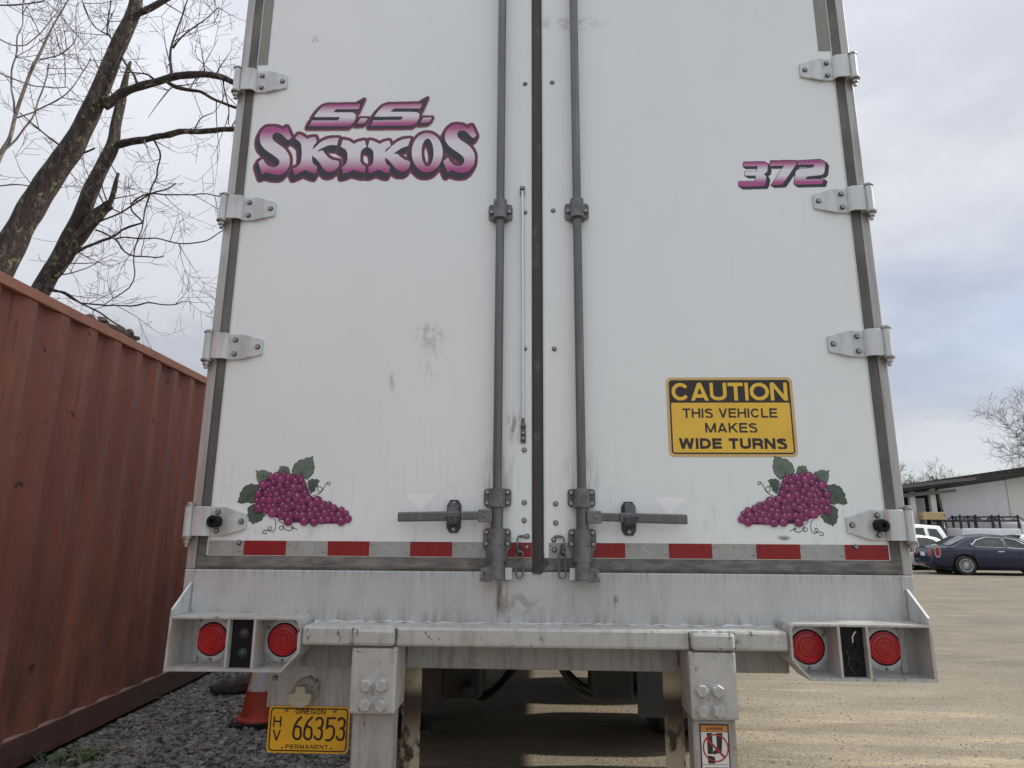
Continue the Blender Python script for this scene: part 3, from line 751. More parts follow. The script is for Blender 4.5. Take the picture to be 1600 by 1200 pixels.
# ---- doors
DZ0, DZ1 = 1.318, 3.975
DL = (-1.224, -0.0315); DR = (0.0105, 1.224)
doors = {}
for key, (xa, xb) in (('l', DL), ('r', DR)):
    mb = MB(); mb.box(xa, xb, 0.0, 0.06, DZ0 - 0.003, DZ1)
    d = obj('cargo_door', mb, M['door'], T, 0.003)
    d['label'] = ('left cargo door with painted lettering' if key == 'l' else 'right cargo door with yellow caution sign')
    doors[key] = d
    # rubber seal round the door, mitred at its lower corner
    mb = MB(); o = -1.2600 if key == 'l' else 1.2600; i_ = xa - 0.0005 if key == 'l' else xb + 0.0005
    s = -1 if key == 'l' else 1
    zb, zt = 1.2695, 1.3145
    cols = [(o, -0.001), (o - s * 0.009, -0.006), (o - s * 0.020, -0.004), (i_, -0.001)]
    rows = [(zb, 0), (zb + 0.010, 1), (zb + 0.026, 2), (zt, 3)]
    for a in range(3):    # upright strip
        (x0, y0), (x1, y1) = cols[a], cols[a + 1]
        z0, z1 = rows[a][0], rows[a + 1][0]
        mb.add([(x0, y0, z0), (x1, y1, z1), (x1, y1, 3.98), (x0, y0, 3.98)], [(0, 1, 2, 3)])
    mb.add([(cols[3][0], cols[3][1], zt), (cols[3][0], 0.05, zt), (cols[3][0], 0.05, 3.98), (cols[3][0], cols[3][1], 3.98)], [(0, 1, 2, 3)])
    mb.add([(cols[0][0], cols[0][1], zb), (cols[0][0], 0.05, zb), (cols[0][0], 0.05, 3.98), (cols[0][0], cols[0][1], 3.98)], [(0, 1, 2, 3)])
    obj('upright_seal', mb, M['gasket'], d)
    mb = MB()
    xe = -0.0315 if key == 'l' else -0.005
    for a in range(3):
        (x0, y0), (x1, y1) = cols[a], cols[a + 1]
        z0, z1 = rows[a][0], rows[a + 1][0]
        mb.add([(x0, y0, z0), (x1, y1, z1), (xe, y1, z1), (xe, y0, z0)], [(0, 1, 2, 3)])
    mb.add([(cols[3][0], -0.001, zt), (xe, -0.001, zt), (xe, 0.05, zt), (cols[3][0], 0.05, zt)], [(0, 1, 2, 3)])
    obj('bottom_seal', mb, M['gasket'], d)
# centre seal, folded like a flap and mitred at the foot
mb = MB()
sec = [(-0.0310, 0.02), (-0.0310, -0.003), (-0.026, -0.006), (0.000, -0.009), (0.006, -0.004), (0.0100, -0.001), (0.0100, 0.02)]
zs = [1.262, 1.29, 1.32] + [1.32 + i * 0.2 for i in range(1, 14)]
vs = []
for z in zs:
    k = 0.004 * math.sin(z * 9) * (1 if z > 1.35 else 0)
    vs += [(x, y - abs(k) * (1 if -0.03 < x < 0.005 else 0), z) for x, y in sec]
n = len(sec)
mb.add(vs, [(i * n + j, i * n + j + 1, (i + 1) * n + j + 1, (i + 1) * n + j) for i in range(len(zs) - 1) for j in range(n - 1)], 0, True)
mb.prism([(-0.031, 1.263), (-0.004, 1.263), (0.026, 1.300), (0.026, 1.3125), (0.012, 1.3125), (0.004, 1.30), (-0.031, 1.27)], -0.012, -0.0085, 1)
obj('centre_seal', mb, M['centre'], doors['l'])
mb = MB(); mb.box(0.0102, 0.0150, -0.0035, -0.0003, 1.33, 3.97)
obj('edge_trim', mb, M['white'], doors['r'])

# ---- reflective tape
def tape_seg(x0, x1, kind, d, z0=1.3185, z1=1.3700):
    mb = MB()
    mb.add([(x0, -0.0012, z0), (x1, -0.0012, z0), (x1, -0.0012, z1), (x0, -0.0012, z1),
            (x0, -0.0004, z0), (x1, -0.0004, z0), (x1, -0.0004, z1), (x0, -0.0004, z1)],
           [(0, 1, 2, 3), (0, 4, 5, 1), (1, 5, 6, 2), (2, 6, 7, 3), (3, 7, 4, 0)])
    if kind == 's':
        c = (x0 + x1) / 2; zc_ = (z0 + z1) / 2; y = -0.0017
        if x1 - x0 > 0.10:
            mb.flat([circ(c, zc_, 0.0225, 28), circ(c, zc_, 0.0212, 28)], y, 1)
            for pl in ([(-.014, .003), (-.010, .012), (-.004, .009)], [(-.006, -.016), (-.002, -.002), (.006, -.004), (.008, -.016)],
                       [(-.013, .010), (-.006, .003), (-.012, -.002)], [(.004, .006), (.012, -.004), (.012, -.012)], [(-.002, -.002), (.004, .005)]):
                for (ax, az), (bx, bz) in zip(pl[:-1], pl[1:]):
                    dx, dz = bx - ax, bz - az; l = math.hypot(dx, dz); ox, oz = -dz / l * .0007, dx / l * .0007
                    mb.flat([[(c + ax + ox, zc_ + az + oz), (c + bx + ox, zc_ + bz + oz), (c + bx - ox, zc_ + bz - oz), (c + ax - ox, zc_ + az - oz)]], y - 0.0002 * pl[0][0] * 10, 1)
            mb.flat([[(x0 + .002, z1 - .011), (x0 + .016, z1 - .011), (x0 + .016, z1 - .013), (x0 + .002, z1 - .013)]], y, 2)
            mb.flat([[(x1 - .020, z0 + .011), (x1 - .004, z0 + .011), (x1 - .004, z0 + .013), (x1 - .020, z0 + .013)]], y, 2)
        obj('silver_reflector', mb, [M['silver'], M['tapeprint'], M['tapeink']], d, recalc=False)
    else:
        obj('red_reflector', mb, [M['red']], d, recalc=False)
eL = [-1.219, -1.087, -0.930, -0.776, -0.623, -0.474, -0.320, -0.167, -0.0330]
for i in range(8): tape_seg(eL[i] + .0004, eL[i + 1] - .0004, 'sr'[i % 2], doors['l'])
eR = [0.0270, 0.147, 0.301, 0.4547, 0.608, 0.762, 0.916, 1.070, 1.2225]
for i in range(8): tape_seg(eR[i] + .0004, eR[i + 1] - .0004, 'sr'[i % 2], doors['r'])
for key, x0, x1, z0 in (('l', -1.2235, -1.178, 3.377), ('r', 1.170, 1.2225, 3.382)):
    mb = MB(); mb.box(x0, x1, -0.0012, -0.0003, z0, 3.965); obj('corner_reflector', mb, M['silverdark'], doors[key])
# thin white edge strips beside the seal
for s, key in ((-1, 'l'), (1, 'r')):
    mb = MB(); a, b = sorted((s * 1.2205, s * 1.2235)); mb.box(a, b, -0.0030, -0.0016, 1.318, 3.97); obj('door_edge_strip', mb, M['white'], doors[key])

# ---- painted lettering on the left door
def zoomconv(ox, oy, k):
    return lambda u, v: (ox + u / k, oy + v / k)
k1 = 10.907
def toz(poly, ox, oy, k): return [(ox + u / k, oy + v / k) for u, v in poly]
S1 = [(175,400),(185,330),(215,265),(270,215),(340,195),(420,195),(500,212),(545,235),(580,250),(610,215),(640,200),(720,385),(660,432),(610,390),(570,345),(520,312),(460,300),(410,320),(388,365),(400,420),(440,460),(500,505),(560,545),(610,590),(655,650),(685,720),(690,800),(675,880),(635,950),(590,995),(520,1018),(440,1015),(370,1000),(290,975),(215,1015),(150,800),(230,745),(260,800),(300,850),(350,880),(410,895),(460,880),(500,850),(515,800),(500,760),(450,715),(400,680),(330,635),(260,580),(215,530),(185,470)]
K1 = [(775,395),(835,325),(900,345),(985,410),(1040,380),(1125,370),(1150,460),(1110,500),(1082,550),(1080,592),(1150,520),(1230,450),(1330,405),(1420,390),(1525,390),(1490,520),(1420,510),(1340,520),(1250,560),(1180,600),(1145,630),(1250,602),(1290,660),(1340,720),(1400,760),(1520,785),(1530,850),(1500,905),(1440,955),(1370,975),(1310,960),(1250,900),(1200,820),(1130,740),(1070,690),(1065,760),(1085,830),(1155,880),(1135,1005),(1050,980),(950,935),(870,980),(770,1020),(735,915),(800,890),(850,850),(880,790),(890,700),(890,600),(885,500),(850,450)]
I1 = [(395,415),(500,440),(580,495),(650,455),(765,430),(795,545),(740,570),(700,620),(690,700),(690,790),(715,840),(780,880),(765,985),(680,965),(570,935),(490,975),(395,1000),(375,895),(440,840),(470,770),(470,650),(440,590),(355,540)]
K2 = [(850,425),(930,450),(1020,495),(1090,455),(1180,435),(1215,520),(1140,570),(1115,610),(1115,640),(1200,550),(1320,455),(1420,410),(1549,395),(1504,525),(1400,560),(1320,610),(1245,670),(1320,660),(1380,720),(1440,760),(1534,790),(1539,850),(1509,920),(1440,960),(1380,960),(1310,930),(1250,860),(1170,770),(1112,720),(1112,790),(1140,840),(1200,885),(1175,990),(1090,970),(1000,930),(910,970),(840,990),(820,890),(890,850),(912,790),(915,680),(905,610),(870,570),(815,545)]
O1 = [(520 + 265 * math.cos(a), 640 + 335 * math.sin(a)) for a in np.linspace(0, 2 * PI, 40)[:-1]]
O2 = [(525 + 102 * math.cos(a), 640 + 238 * math.sin(a)) for a in np.linspace(0, 2 * PI, 32)[:-1]]
S2 = [(820,360),(835,290),(880,225),(950,175),(1030,160),(1110,170),(1170,200),(1215,225),(1240,190),(1280,180),(1360,355),(1300,395),(1250,350),(1200,295),(1140,262),(1085,265),(1040,290),(1028,340),(1045,385),(1100,435),(1170,480),(1240,530),(1290,590),(1325,660),(1333,760),(1315,850),(1270,920),(1200,970),(1110,985),(1030,970),(935,935),(870,980),(790,790),(875,725),(910,790),(960,840),(1030,870),(1100,860),(1145,820),(1155,760),(1130,710),(1060,650),(970,590),(890,530),(845,470),(822,420)]
Q1 = [(205,258),(250,195),(290,150),(345,128),(690,122),(672,176),(435,176),(408,208),(610,208),(642,230),(640,275),(612,325),(575,352),(155,355),(185,294),(455,294),(480,258)]
Q2 = [(832,255),(880,190),(930,140),(985,122),(1340,115),(1312,168),(1040,168),(1000,203),(1275,205),(1305,225),(1300,270),(1275,320),(1235,345),(795,350),(825,290),(1110,288),(1135,252)]
QD1 = [(690,270),(770,270),(730,325),(655,330)]; QD2 = [(1345,262),(1435,262),(1405,312),(1312,320)]
QS = [[(655,112),(735,66),(668,215)], [(1310,102),(1395,52),(1322,210)]]
RES = 2.6
def grid(x0, y0, x1, y1):
    return np.meshgrid(np.arange(x0, x1, 1 / RES), np.arange(y0, y1, 1 / RES))
def layered(parts, holes, box, ext, d1, d2, d3, spikes=()):
    gx, gy = grid(*box)
    face = np.zeros(gx.shape, bool)
    for p in parts: face |= inpoly(gx, gy, p)
    for p in holes: face &= ~inpoly(gx, gy, p)
    base = dilate(face, d1 * RES)
    dark = base.copy(); ns = int(max(abs(ext[0]), abs(ext[1])) * RES) + 1
    for i in range(1, ns + 1):
        dark |= shift(base, int(round(ext[0] * RES * i / ns)), int(round(ext[1] * RES * i / ns)))
    for p in spikes: dark |= inpoly(gx, gy, p)
    mar = dilate(dark, d2 * RES)
    pk = dilate(mar, d3 * RES) if d3 else mar
    conv = lambda u, v: D(box[0] + u / RES, box[1] + v / RES)
    return face, dark, mar, pk, conv
logo_mats = None
boxL = (388, 172, 762, 296)
parts = [toz(S1, 390, 180, k1), toz(K1, 390, 180, k1), toz(I1, 500, 180, k1), toz(K2, 500, 180, k1), toz(O1, 620, 180, k1), toz(S2, 620, 180, k1)]
face, dark, mar, pk, conv = layered(parts, [toz(O2, 620, 180, k1)], boxL, (-4.2, 8.2), 1.5, 3.0, 0.9)
zt, zb = D(560, 197)[1], D(560, 274)[1]
M['logograd'] = gradmat('logo_ink', [(0.0, MAG), (0.10, MAG), (0.38, LAV), (0.66, LAV), (0.92, MAG), (1.0, MAG)], zb, zt)
mb = MB()
for m_, y, mi in ((pk, -0.0006, 0), (mar, -0.0010, 1), (dark, -0.0014, 2), (face, -0.0018, 3)):
    fill_mask(mb, m_, conv, y, mi)
obj('painted_name', mb, [M['pinkline'], M['maroon'], M['navy'], M['logograd']], doors['l'], recalc=False)
boxS = (468, 148, 692, 212)
k4 = 6.667
parts = [toz(q, 460, 145, k4) for q in (Q1, Q2, QD1, QD2)]
face, dark, mar, pk, conv = layered(parts, [], boxS, (-3.4, 2.6), 1.4, 2.3, 0.8, [toz(q, 460, 145, k4) for q in QS])
zt, zb = D(560, 163)[1], D(560, 199)[1]
M['ssgrad'] = gradmat('initials_ink', [(0.0, MAG), (0.12, MAG), (0.42, LAV), (0.62, LAV), (0.95, MAG), (1.0, MAG)], zb, zt)
mb = MB()
for m_, y, mi in ((pk, -0.0022, 0), (mar, -0.0026, 1), (dark, -0.0030, 2), (face, -0.0034, 3)):
    fill_mask(mb, m_, conv, y, mi)
obj('painted_initials', mb, [M['pinkline'], M['maroon'], M['navy'], M['ssgrad']], doors['l'], recalc=False)
# number on the right door
k5 = 9.41
N3 = [(205,125),(500,118),(545,140),(560,170),(555,250),(540,280),(500,300),(530,330),(540,360),(525,440),(500,480),(150,490),(130,470),(135,410),(375,410),(385,325),(225,325),(220,265),(400,262),(410,185),(195,190)]
N7 = [(600,105),(980,100),(985,150),(770,460),(610,465),(800,178),(590,185)]
N2 = [(1010,105),(1330,85),(1380,110),(1405,150),(1390,280),(1360,315),(1130,340),(1115,380),(1380,375),(1360,450),(960,460),(945,440),(970,270),(1000,235),(1230,205),(1245,160),(1000,165)]
parts = [toz(q, 1140, 240, k5) for q in (N3, N7, N2)]
face, dark, mar, pk, conv = layered(parts, [], (1148, 244, 1304, 302), (5.2, 3.6), 0.9, 0.3, 0)
zt, zb = D(1224, 250)[1], D(1224, 291)[1]
M['numgrad'] = gradmat('number_ink', [(0.0, MAG), (0.15, MAG), (0.40, LAV), (0.62, LAV), (0.88, MAG), (1.0, (0.24, 0.05, 0.14))], zb, zt)
mb = MB(); fill_mask(mb, dark, conv, -0.0008, 0); fill_mask(mb, face, conv, -0.0014, 1)
obj('painted_number', mb, [M['navy'], M['numgrad']], doors['r'], recalc=False)

# ---- grape stickers
def leafmat(name, c, c2):
    return mat(name, c, 0.45, 0, [('n', c2, (40, 1, 40), 0.42, 0.68, 0.8)])
M['gleaf1'] = leafmat('printed_leaf', (0.150, 0.215, 0.160), (0.105, 0.155, 0.115))
M['gleaf2'] = leafmat('printed_leaf_dark', (0.085, 0.125, 0.095), (0.060, 0.092, 0.072))
M['gvein'] = mat('printed_vein', (0.035, 0.050, 0.040), 0.5)
M['gdark'] = mat('printed_grape_shade', (0.075, 0.012, 0.050), 0.45)
def grape_mat(k):
    m = bpy.data.materials.new('printed_grape'); m.use_nodes = True
    N, L = m.node_tree.nodes, m.node_tree.links
    b = N['Principled BSDF']; b.inputs['Roughness'].default_value = 0.42
    u = N.new('ShaderNodeUVMap'); sp = N.new('ShaderNodeSeparateXYZ'); L.new(u.outputs[0], sp.inputs[0])
    ln = N.new('ShaderNodeVectorMath'); ln.operation = 'LENGTH'; L.new(u.outputs[0], ln.inputs[0])
    r = N.new('ShaderNodeValToRGB'); e = r.color_ramp.elements
    e[0].position, e[0].color = 0.30, (0.34 * k, 0.050 * k, 0.185 * k, 1)
    e[1].position, e[1].color = 1.0, (0.10, 0.016, 0.07, 1)
    x = e.new(0.80); x.color = (0.26 * k, 0.036 * k, 0.145 * k, 1)
    L.new(ln.outputs['Value'], r.inputs[0])
    sb = N.new('ShaderNodeVectorMath'); sb.operation = 'SUBTRACT'; sb.inputs[1].default_value = (-0.15, 0.42, 0)
    L.new(u.outputs[0], sb.inputs[0])
    l2 = N.new('ShaderNodeVectorMath'); l2.operation = 'LENGTH'; L.new(sb.outputs[0], l2.inputs[0])
    mr = N.new('ShaderNodeMapRange'); mr.interpolation_type = 'SMOOTHSTEP'
    for i, v in enumerate((0.06, 0.30, 0.85, 0.0)): mr.inputs[i + 1].default_value = v
    L.new(l2.outputs['Value'], mr.inputs[0])
    mx = N.new('ShaderNodeMix'); mx.data_type = 'RGBA'; L.new(mr.outputs[0], mx.inputs[0]); L.new(r.outputs[0], mx.inputs[6])
    mx.inputs[7].default_value = (0.62, 0.40, 0.52, 1)
    L.new(mx.outputs[2], b.inputs['Base Color'])
    return m
M['grape'] = grape_mat(.86); M['grape2'] = grape_mat(.72); M['grape3'] = grape_mat(.98)
GR = [(560,330,45),(740,345,40),(640,322,30),(700,345,42),(820,345,40),(490,345,32),(860,760,38),(520,690,42),(630,680,40),(400,690,42),(545,620,40),(830,470,38),(460,430,40),(1020,740,44),(950,750,44),(600,820,38),(650,790,40),(1245,850,42),(780,650,42),(640,590,36),(480,560,36),(760,560,40),(800,800,47),(470,700,40),(540,740,40),(1170,760,40),(900,620,38),
 (780,395,42),(855,380,38),(520,405,40),(605,375,48),(595,450,45),(685,425,42),(760,475,52),(885,440,36),(395,440,48),(515,490,40),(630,510,42),(340,545,38),(430,540,42),(555,550,38),(710,550,40),(895,535,46),(805,585,60),(325,625,36),(395,610,42),(470,620,42),(590,610,44),(695,625,40),(860,640,42),(935,600,46),(1040,630,58),(340,715,52),(425,745,40),(590,755,52),(505,770,56),(670,710,50),(745,680,43),(815,710,40),(880,710,42),(970,670,40),(1100,700,46),(1175,680,43),(1235,715,42),(725,795,50),(865,800,42),(960,800,50),(1055,800,45),(1130,780,46),(1215,790,45),(1325,740,42),(1300,800,46),(1380,780,40),(1405,845,44),(1325,870,53),(1170,850,43),(1090,855,46),(1000,880,52),(885,870,56),(695,870,52)]
LV = [([(735,270),(760,200),(778,178),(800,172),(815,148),(850,135),(862,142),(890,128),(905,112),(930,118),(985,98),(980,140),(995,170),(990,200),(1005,215),(996,250),(985,300),(950,340),(915,375),(860,340),(800,330),(745,310)], 0, [(830,330),(980,110)]),
 ([(570,270),(585,245),(590,215),(612,220),(630,210),(655,222),(672,218),(695,235),(712,300),(660,320),(590,300)], 0, [(650,310),(620,225)]),
 ([(300,265),(325,270),(340,280),(370,260),(395,268),(410,262),(440,282),(465,282),(495,300),(470,350),(430,400),(340,420),(328,395),(315,370),(318,345),(305,330),(315,300)], 0, [(460,380),(310,275)]),
 ([(85,640),(100,615),(98,600),(118,575),(110,540),(140,510),(150,480),(190,445),(210,448),(240,425),(290,440),(340,435),(340,520),(300,600),(290,650),(240,662),(225,648),(190,645),(165,655),(130,660)], 1, [(320,510),(100,635)]),
 ([(205,720),(240,690),(290,665),(320,740),(420,800),(385,830),(380,850),(365,868),(340,872),(320,888),(290,890),(265,910),(250,880),(220,870),(222,840),(205,800),(212,770)], 1, [(330,760),(265,900)]),
 ([(925,395),(975,365),(1000,375),(1040,370),(1042,385),(1068,390),(1045,415),(1040,460),(1015,470),(1010,510),(985,520),(960,545),(930,480)], 1, [(940,500),(1050,385)])]
TN = [[(950,575),(1000,568),(1035,552),(1065,535),(1092,512),(1110,480),(1125,450),(1145,420),(1165,405),(1185,405),(1193,425),(1182,440),(1165,438),(1157,422)],
 [(1065 + 28 * math.cos(a), 490 + 32 * math.sin(a)) for a in np.linspace(0, 2 * PI, 16)],
 [(520,840),(538,870),(542,910),(535,965),(515,990),(490,996),(462,985),(452,962),(462,938),(485,936),(496,955),(485,975),(455,978),(420,978),(395,985),(385,1005),(400,1022),(425,1018),(435,1000)],
 [(565,862),(600,880),(625,905),(636,935),(630,965),(610,978),(590,968),(583,948),(595,930),(618,930),(640,955),(665,978),(700,985),(735,972),(750,950),(742,932),(728,940),(735,955),(765,955),(782,962),(795,978)]]
def grapes(door, flip):
    mb = MB(); uvs = {}
    zk = 7.619
    def cv(u, v):
        x, z = D(360 + u / zk, 700 + v / zk)
        if flip: # the right sticker is the left one mirrored
            x = 0.703 + (-0.690 - x) * (1.110 - 0.703) / (1.141 - 0.690); z = z + 0.006
        return (x, z)
    for i, (pl, kind, vein) in enumerate(LV):
        c = np.mean(pl, 0)
        mb.flat([[cv(*(c + (np.array(p) - c) * 1.03)) for p in pl]], -0.0006 - i * 0.0001, 2)
        mb.flat([[cv(*(c + (np.array(p) - c) * 0.965)) for p in pl]], -0.0012 - i * 0.0001, 0 if kind == 0 else 1)
        a, b = np.array(vein[0], float), np.array(vein[1], float); d_ = (b - a) / np.hypot(*(b - a)); nn = np.array((-d_[1], d_[0]))
        rays = [(a, b)] + [(a + (b - a) * t, a + (b - a) * (t + .28) + nn * sgn * 60) for t in (.1, .4) for sgn in (-1, 1)]
        for q, (p0, p1) in enumerate(rays):
            w = np.array((-(p1 - p0)[1], (p1 - p0)[0])); w = w / np.hypot(*w) * 2.6
            mb.flat([[cv(*(p0 + w)), cv(*p1), cv(*(p0 - w))]], -0.0019 - q * 0.00002 - i * 0.0001, 2)
    for q, t in enumerate(TN):
        x0 = min(p[0] for p in t) - 12; x1 = max(p[0] for p in t) + 12; y0 = min(p[1] for p in t) - 12; y1 = max(p[1] for p in t) + 12
        strokes(mb, [t], cv, (x0, y0, x1, y1), 4.0, -0.0008 - q * 0.00003, 2, 1.6)
    hull = [(300,600),(345,520),(400,420),(480,330),(560,300),(650,300),(760,320),(880,370),(930,500),(960,580),(1080,610),(1110,660),(1240,690),(1370,760),(1430,840),(1340,900),(1000,900),(690,880),(480,800),(310,740)]
    mb.flat([[cv(*p) for p in hull]], -0.0026, 3)
    # back-row grapes fill the bunch
    rnd = random.Random(8)
    back = []
    hp = np.array(hull)
    for _ in range(130):
        x, y = rnd.uniform(310, 1420), rnd.uniform(320, 890)
        c = hp.mean(0); xx = np.array([c[0] + (x - c[0]) * 1.10]); yy = np.array([c[1] + (y - c[1]) * 1.10])
        if inpoly(xx, yy, hull)[0]: back.append((x, y, rnd.uniform(32, 42)))
    for i, (x, y, r) in enumerate(back + GR):
        cx_, cz_ = cv(x, y); ex, _z = cv(x + r, y); _x, ez = cv(x, y + r)
        rr = 0.5 * (abs(ex - cx_) + abs(ez - cz_)) * (1.02 + .10 * math.sin(i * 2.3))
        n = 14; o = len(mb.v)
        yy = -0.0030 - i * 0.00002
        mb.add([(cx_ + rr * math.cos(2 * PI * j / n), yy, cz_ + rr * math.sin(2 * PI * j / n)) for j in range(n)], [tuple(range(n))], 4 + (i * 7 + i // 5) % 3)
        for j in range(n): uvs[o + j] = (math.cos(2 * PI * j / n), math.sin(2 * PI * j / n))
    me = mb.mesh('grape_sticker', [M['gleaf1'], M['gleaf2'], M['gvein'], M['gdark'], M['grape'], M['grape2'], M['grape3']], recalc=False)
    uvl = me.uv_layers.new(name='UVMap')
    for lp in me.loops: uvl.data[lp.index].uv = uvs.get(lp.vertex_index, (0, 0))
    link('grape_sticker', me, door)
grapes(doors['l'], False)
grapes(doors['r'], True)

# ---- caution sign
mb = MB()
sx0, sx1, sz0, sz1 = 0.472, 0.9385, 1.680, 1.978
SX = lambda u: sx0 + (u - 85) / (1510 - 85) * (sx1 - sx0)
SZ = lambda v: sz1 - (v - 70) / (985 - 70) * (sz1 - sz0)
mb.flat([rrect(sx0, sx1, sz0, sz1, 0.018)], -0.0012, 0)
mb.flat([rrect(sx0 + .010, sx1 - .010, sz0 + .010, sz1 - .010, 0.012)], -0.0016, 1)
mb.flat([rrect(sx0 + .0155, sx1 - .0155, sz0 + .0155, SZ(367), 0.006)], -0.0020, 2)
caps(mb, 'CAUTION', sx0 + .0190, sx1 - .0200, SZ(341), SZ(134), -0.0024, 2, 0.098, .055)
caps(mb, 'THIS VEHICLE', sx0 + .0560, sx1 - .0640, SZ(541), SZ(433), -0.0024, 1, 0.094, .11)
caps(mb, 'MAKES', sx0 + .1360, sx1 - .1400, SZ(710), SZ(601), -0.0024, 1, 0.094, .11)
caps(mb, 'WIDE TURNS', sx0 + .0370, sx1 - .0370, SZ(896), SZ(775), -0.0024, 1, 0.128, .09)
obj('caution_sign', mb, [M['paleyellow'], M['signblack'], M['yellow']], doors['r'], recalc=False)

# ---- faded triangles
for key, tri in (('l', [(632, 772), (684, 772), (656, 800)]), ('r', [(1022, 777), (1074, 777), (1046, 807)])):
    mb = MB(); mb.flat([[D(*p) for p in tri]], -0.0006); obj('faded_sticker', mb, M['sticker'], doors[key], recalc=False)

# ---- fasteners (shared meshes)
mb = MB(); mb.lathe((0, 0, 0), (0, -1, 0), [(0.0095, 0), (0.0095, .002), (0.0088, .003), (.0, .003)], 16, 0)
mb.lathe((0, -.003, 0), (0, -1, 0), [(0.0066, 0), (0.0064, .003), (0.0045, .0055), (0.0028, .006), (0.0026, .0035), (0, .0035)], 14, 1)
RIVET = mb.mesh('rivet', [M['washer'], M['bolt']])
mb = MB(); mb.lathe((0, 0, 0), (0, -1, 0), [(0.0105, 0), (0.0105, .0018), (0, .0018)], 16, 1)
mb.lathe((0, -.0018, 0), (0, -1, 0), [(0.0082, 0), (0.0082, .005), (0.0068, .0068), (0.0036, .0068), (0.0034, .004), (0, .004)], 6, 0, False)
BOLT = mb.mesh('bolt', [M['bolt'], M['washer']])
mb = MB(); mb.lathe((0, 0, 0), (0, -1, 0), [(0.0260, 0), (0.0260, .004), (0, .004)], 24, 0)
mb.lathe((0, -.004, 0), (0, -1, 0), [(0.0225, 0), (0.0225, .013), (0.0195, .0165), (0, .0165)], 6, 0, False)
BIGBOLT = mb.mesh('hex_bolt', [M['bumper']])
for z in (3.256, 2.665, 2.094, 1.704, 1.512, 1.448): link('rivet', RIVET, doors['l'], (-0.0605, 0, z), (0, z * 7, 0))
for x, z in ((-0.050, 1.392), (-0.050, 1.354)): link('rivet', RIVET, doors['l'], (x, -0.0015, z), (0, x * 70 + z * 9, 0))
for z in (3.260, 2.671, 2.093, 1.508, 1.440): link('rivet', RIVET, doors['r'], (0.0535, 0, z), (0, z * 7, 0))
for x, z in ((0.046, 1.381), (0.047, 1.345)): link('rivet', RIVET, doors['r'], (x, -0.0015, z), (0, z * 9, 0))
for key, x, z in (('l', -1.105, 1.3625), ('r', 1.110, 1.3625)): link('rivet', RIVET, doors[key], (x, -0.0012, z))

# ---- hinges
def hinge_mesh(h, t0, big):
    """left-hand hinge, origin on its pin at mid height; x runs onto the door"""
    mb = MB()
    xs_ = [0.010, 0.018, 0.024, 0.066, 0.074, 0.083, 0.118, 0.124, 0.168, 0.174, 0.209]
    ya = [-0.018, -0.030, -0.034, -0.034, -0.029, -0.009, -0.009, -0.013, -0.013, -0.009, -0.009]
    yc = 0.030    # pin stands this far off the door
    tap = 0.128
    hh = [h if x <= tap else h + (t0 - h) * (x - tap) / (0.209 - tap) for x in xs_]
    vs = []
    for x, y, q in zip(xs_, ya, hh):
        vs += [(x, y, -q), (x, y, q), (x, y + 0.007, q), (x, y + 0.007, -q)]
    fs = [(0, 1, 2, 3)]
    for i in range(len(xs_) - 1):
        a, b = i * 4, i * 4 + 4
        fs += [(a, b, b + 1, a + 1), (a + 1, b + 1, b + 2, a + 2), (a + 2, b + 2, b + 3, a + 3), (a + 3, b + 3, b, a)]
    a = (len(xs_) - 1) * 4; fs.append((a, a + 3, a + 2, a + 1))
    mb.add(vs, fs)
    mb.tube([(0, -0.022, -h * 1.04), (0, -0.022, h * 1.04)], 0.0160, 18)
    # frame leaf behind the pin
    mb.box(0.006, 0.030, -0.022, -0.0045, -h, h)
    return mb.v, mb.f, mb.sm
def build_hinges():
    cache = {}
    for s in (-1, 1):
        for z, big in ((3.880, 0), (3.287, 0), (2.692, 0), (2.105, 0), (1.4385, 1)):
            h, t0 = (0.0515, 0.030) if not big else (0.0530, 0.026)
            k = (s, big)
            if k not in cache:
                v, f, sm = hinge_mesh(h, t0, big)
                mb = MB(); mb.v = [(-s * x, y, zz) for x, y, zz in v]; mb.f = f; mb.m = [0] * len(f); mb.sm = sm
                pin = MB()
                pin.lathe((0, -0.022, h * 1.04), (0, 0, 1), [(0.0195, 0), (0.0195, .004), (0.0125, .004), (0.0125, .011), (0.008, .013), (0, .013)], 16)
                nut = MB()
                nut.lathe((0, -0.022, -h * 1.04), (0, 0, -1), [(0.0215, 0), (0.0215, .006), (0.0205, .008), (0.0130, .008), (0.0130, .022), (0.0075, .022), (0.0075, .036), (0, .036)], 16)
                cache[k] = (mb.mesh('hinge', [M['hinge']]), pin.mesh('pin_head', [M['bolt']]), nut.mesh('pin_nut', [M['bolt']]))
            hm, pm, nm_ = cache[k]
            o = link('hinge', hm, T, (s * 1.2925, 0, z))
            b = o.modifiers.new('bevel', 'BEVEL'); b.width = 0.0022; b.segments = 2; b.limit_method = 'ANGLE'; b.angle_limit = R_(50)
            link('pin_head', pm, o); link('pin_nut', nm_, o)
            w = 0.034 if big else 0.0285
            for bx, bz in ((0.100, w), (0.100, -w), (0.191, 0)):
                link('hinge_bolt', BOLT, o, (-s * bx, -0.0095, bz), (0, bz * 40 + z * 5 + bx, 0))
            if big:
                mb = MB()
                mb.lathe((-s * 0.100, -0.0092, -0.001), (0, -1, 0), [(0.0215, 0), (0.0215, .008), (0.0165, .012), (0.0165, .020), (0.0225, .024), (0.0225, .034), (0.0195, .038), (0.009, .038), (0.008, .028), (0, .028)], 24)
                obj('door_buffer', mb, M['module'], o)
build_hinges()

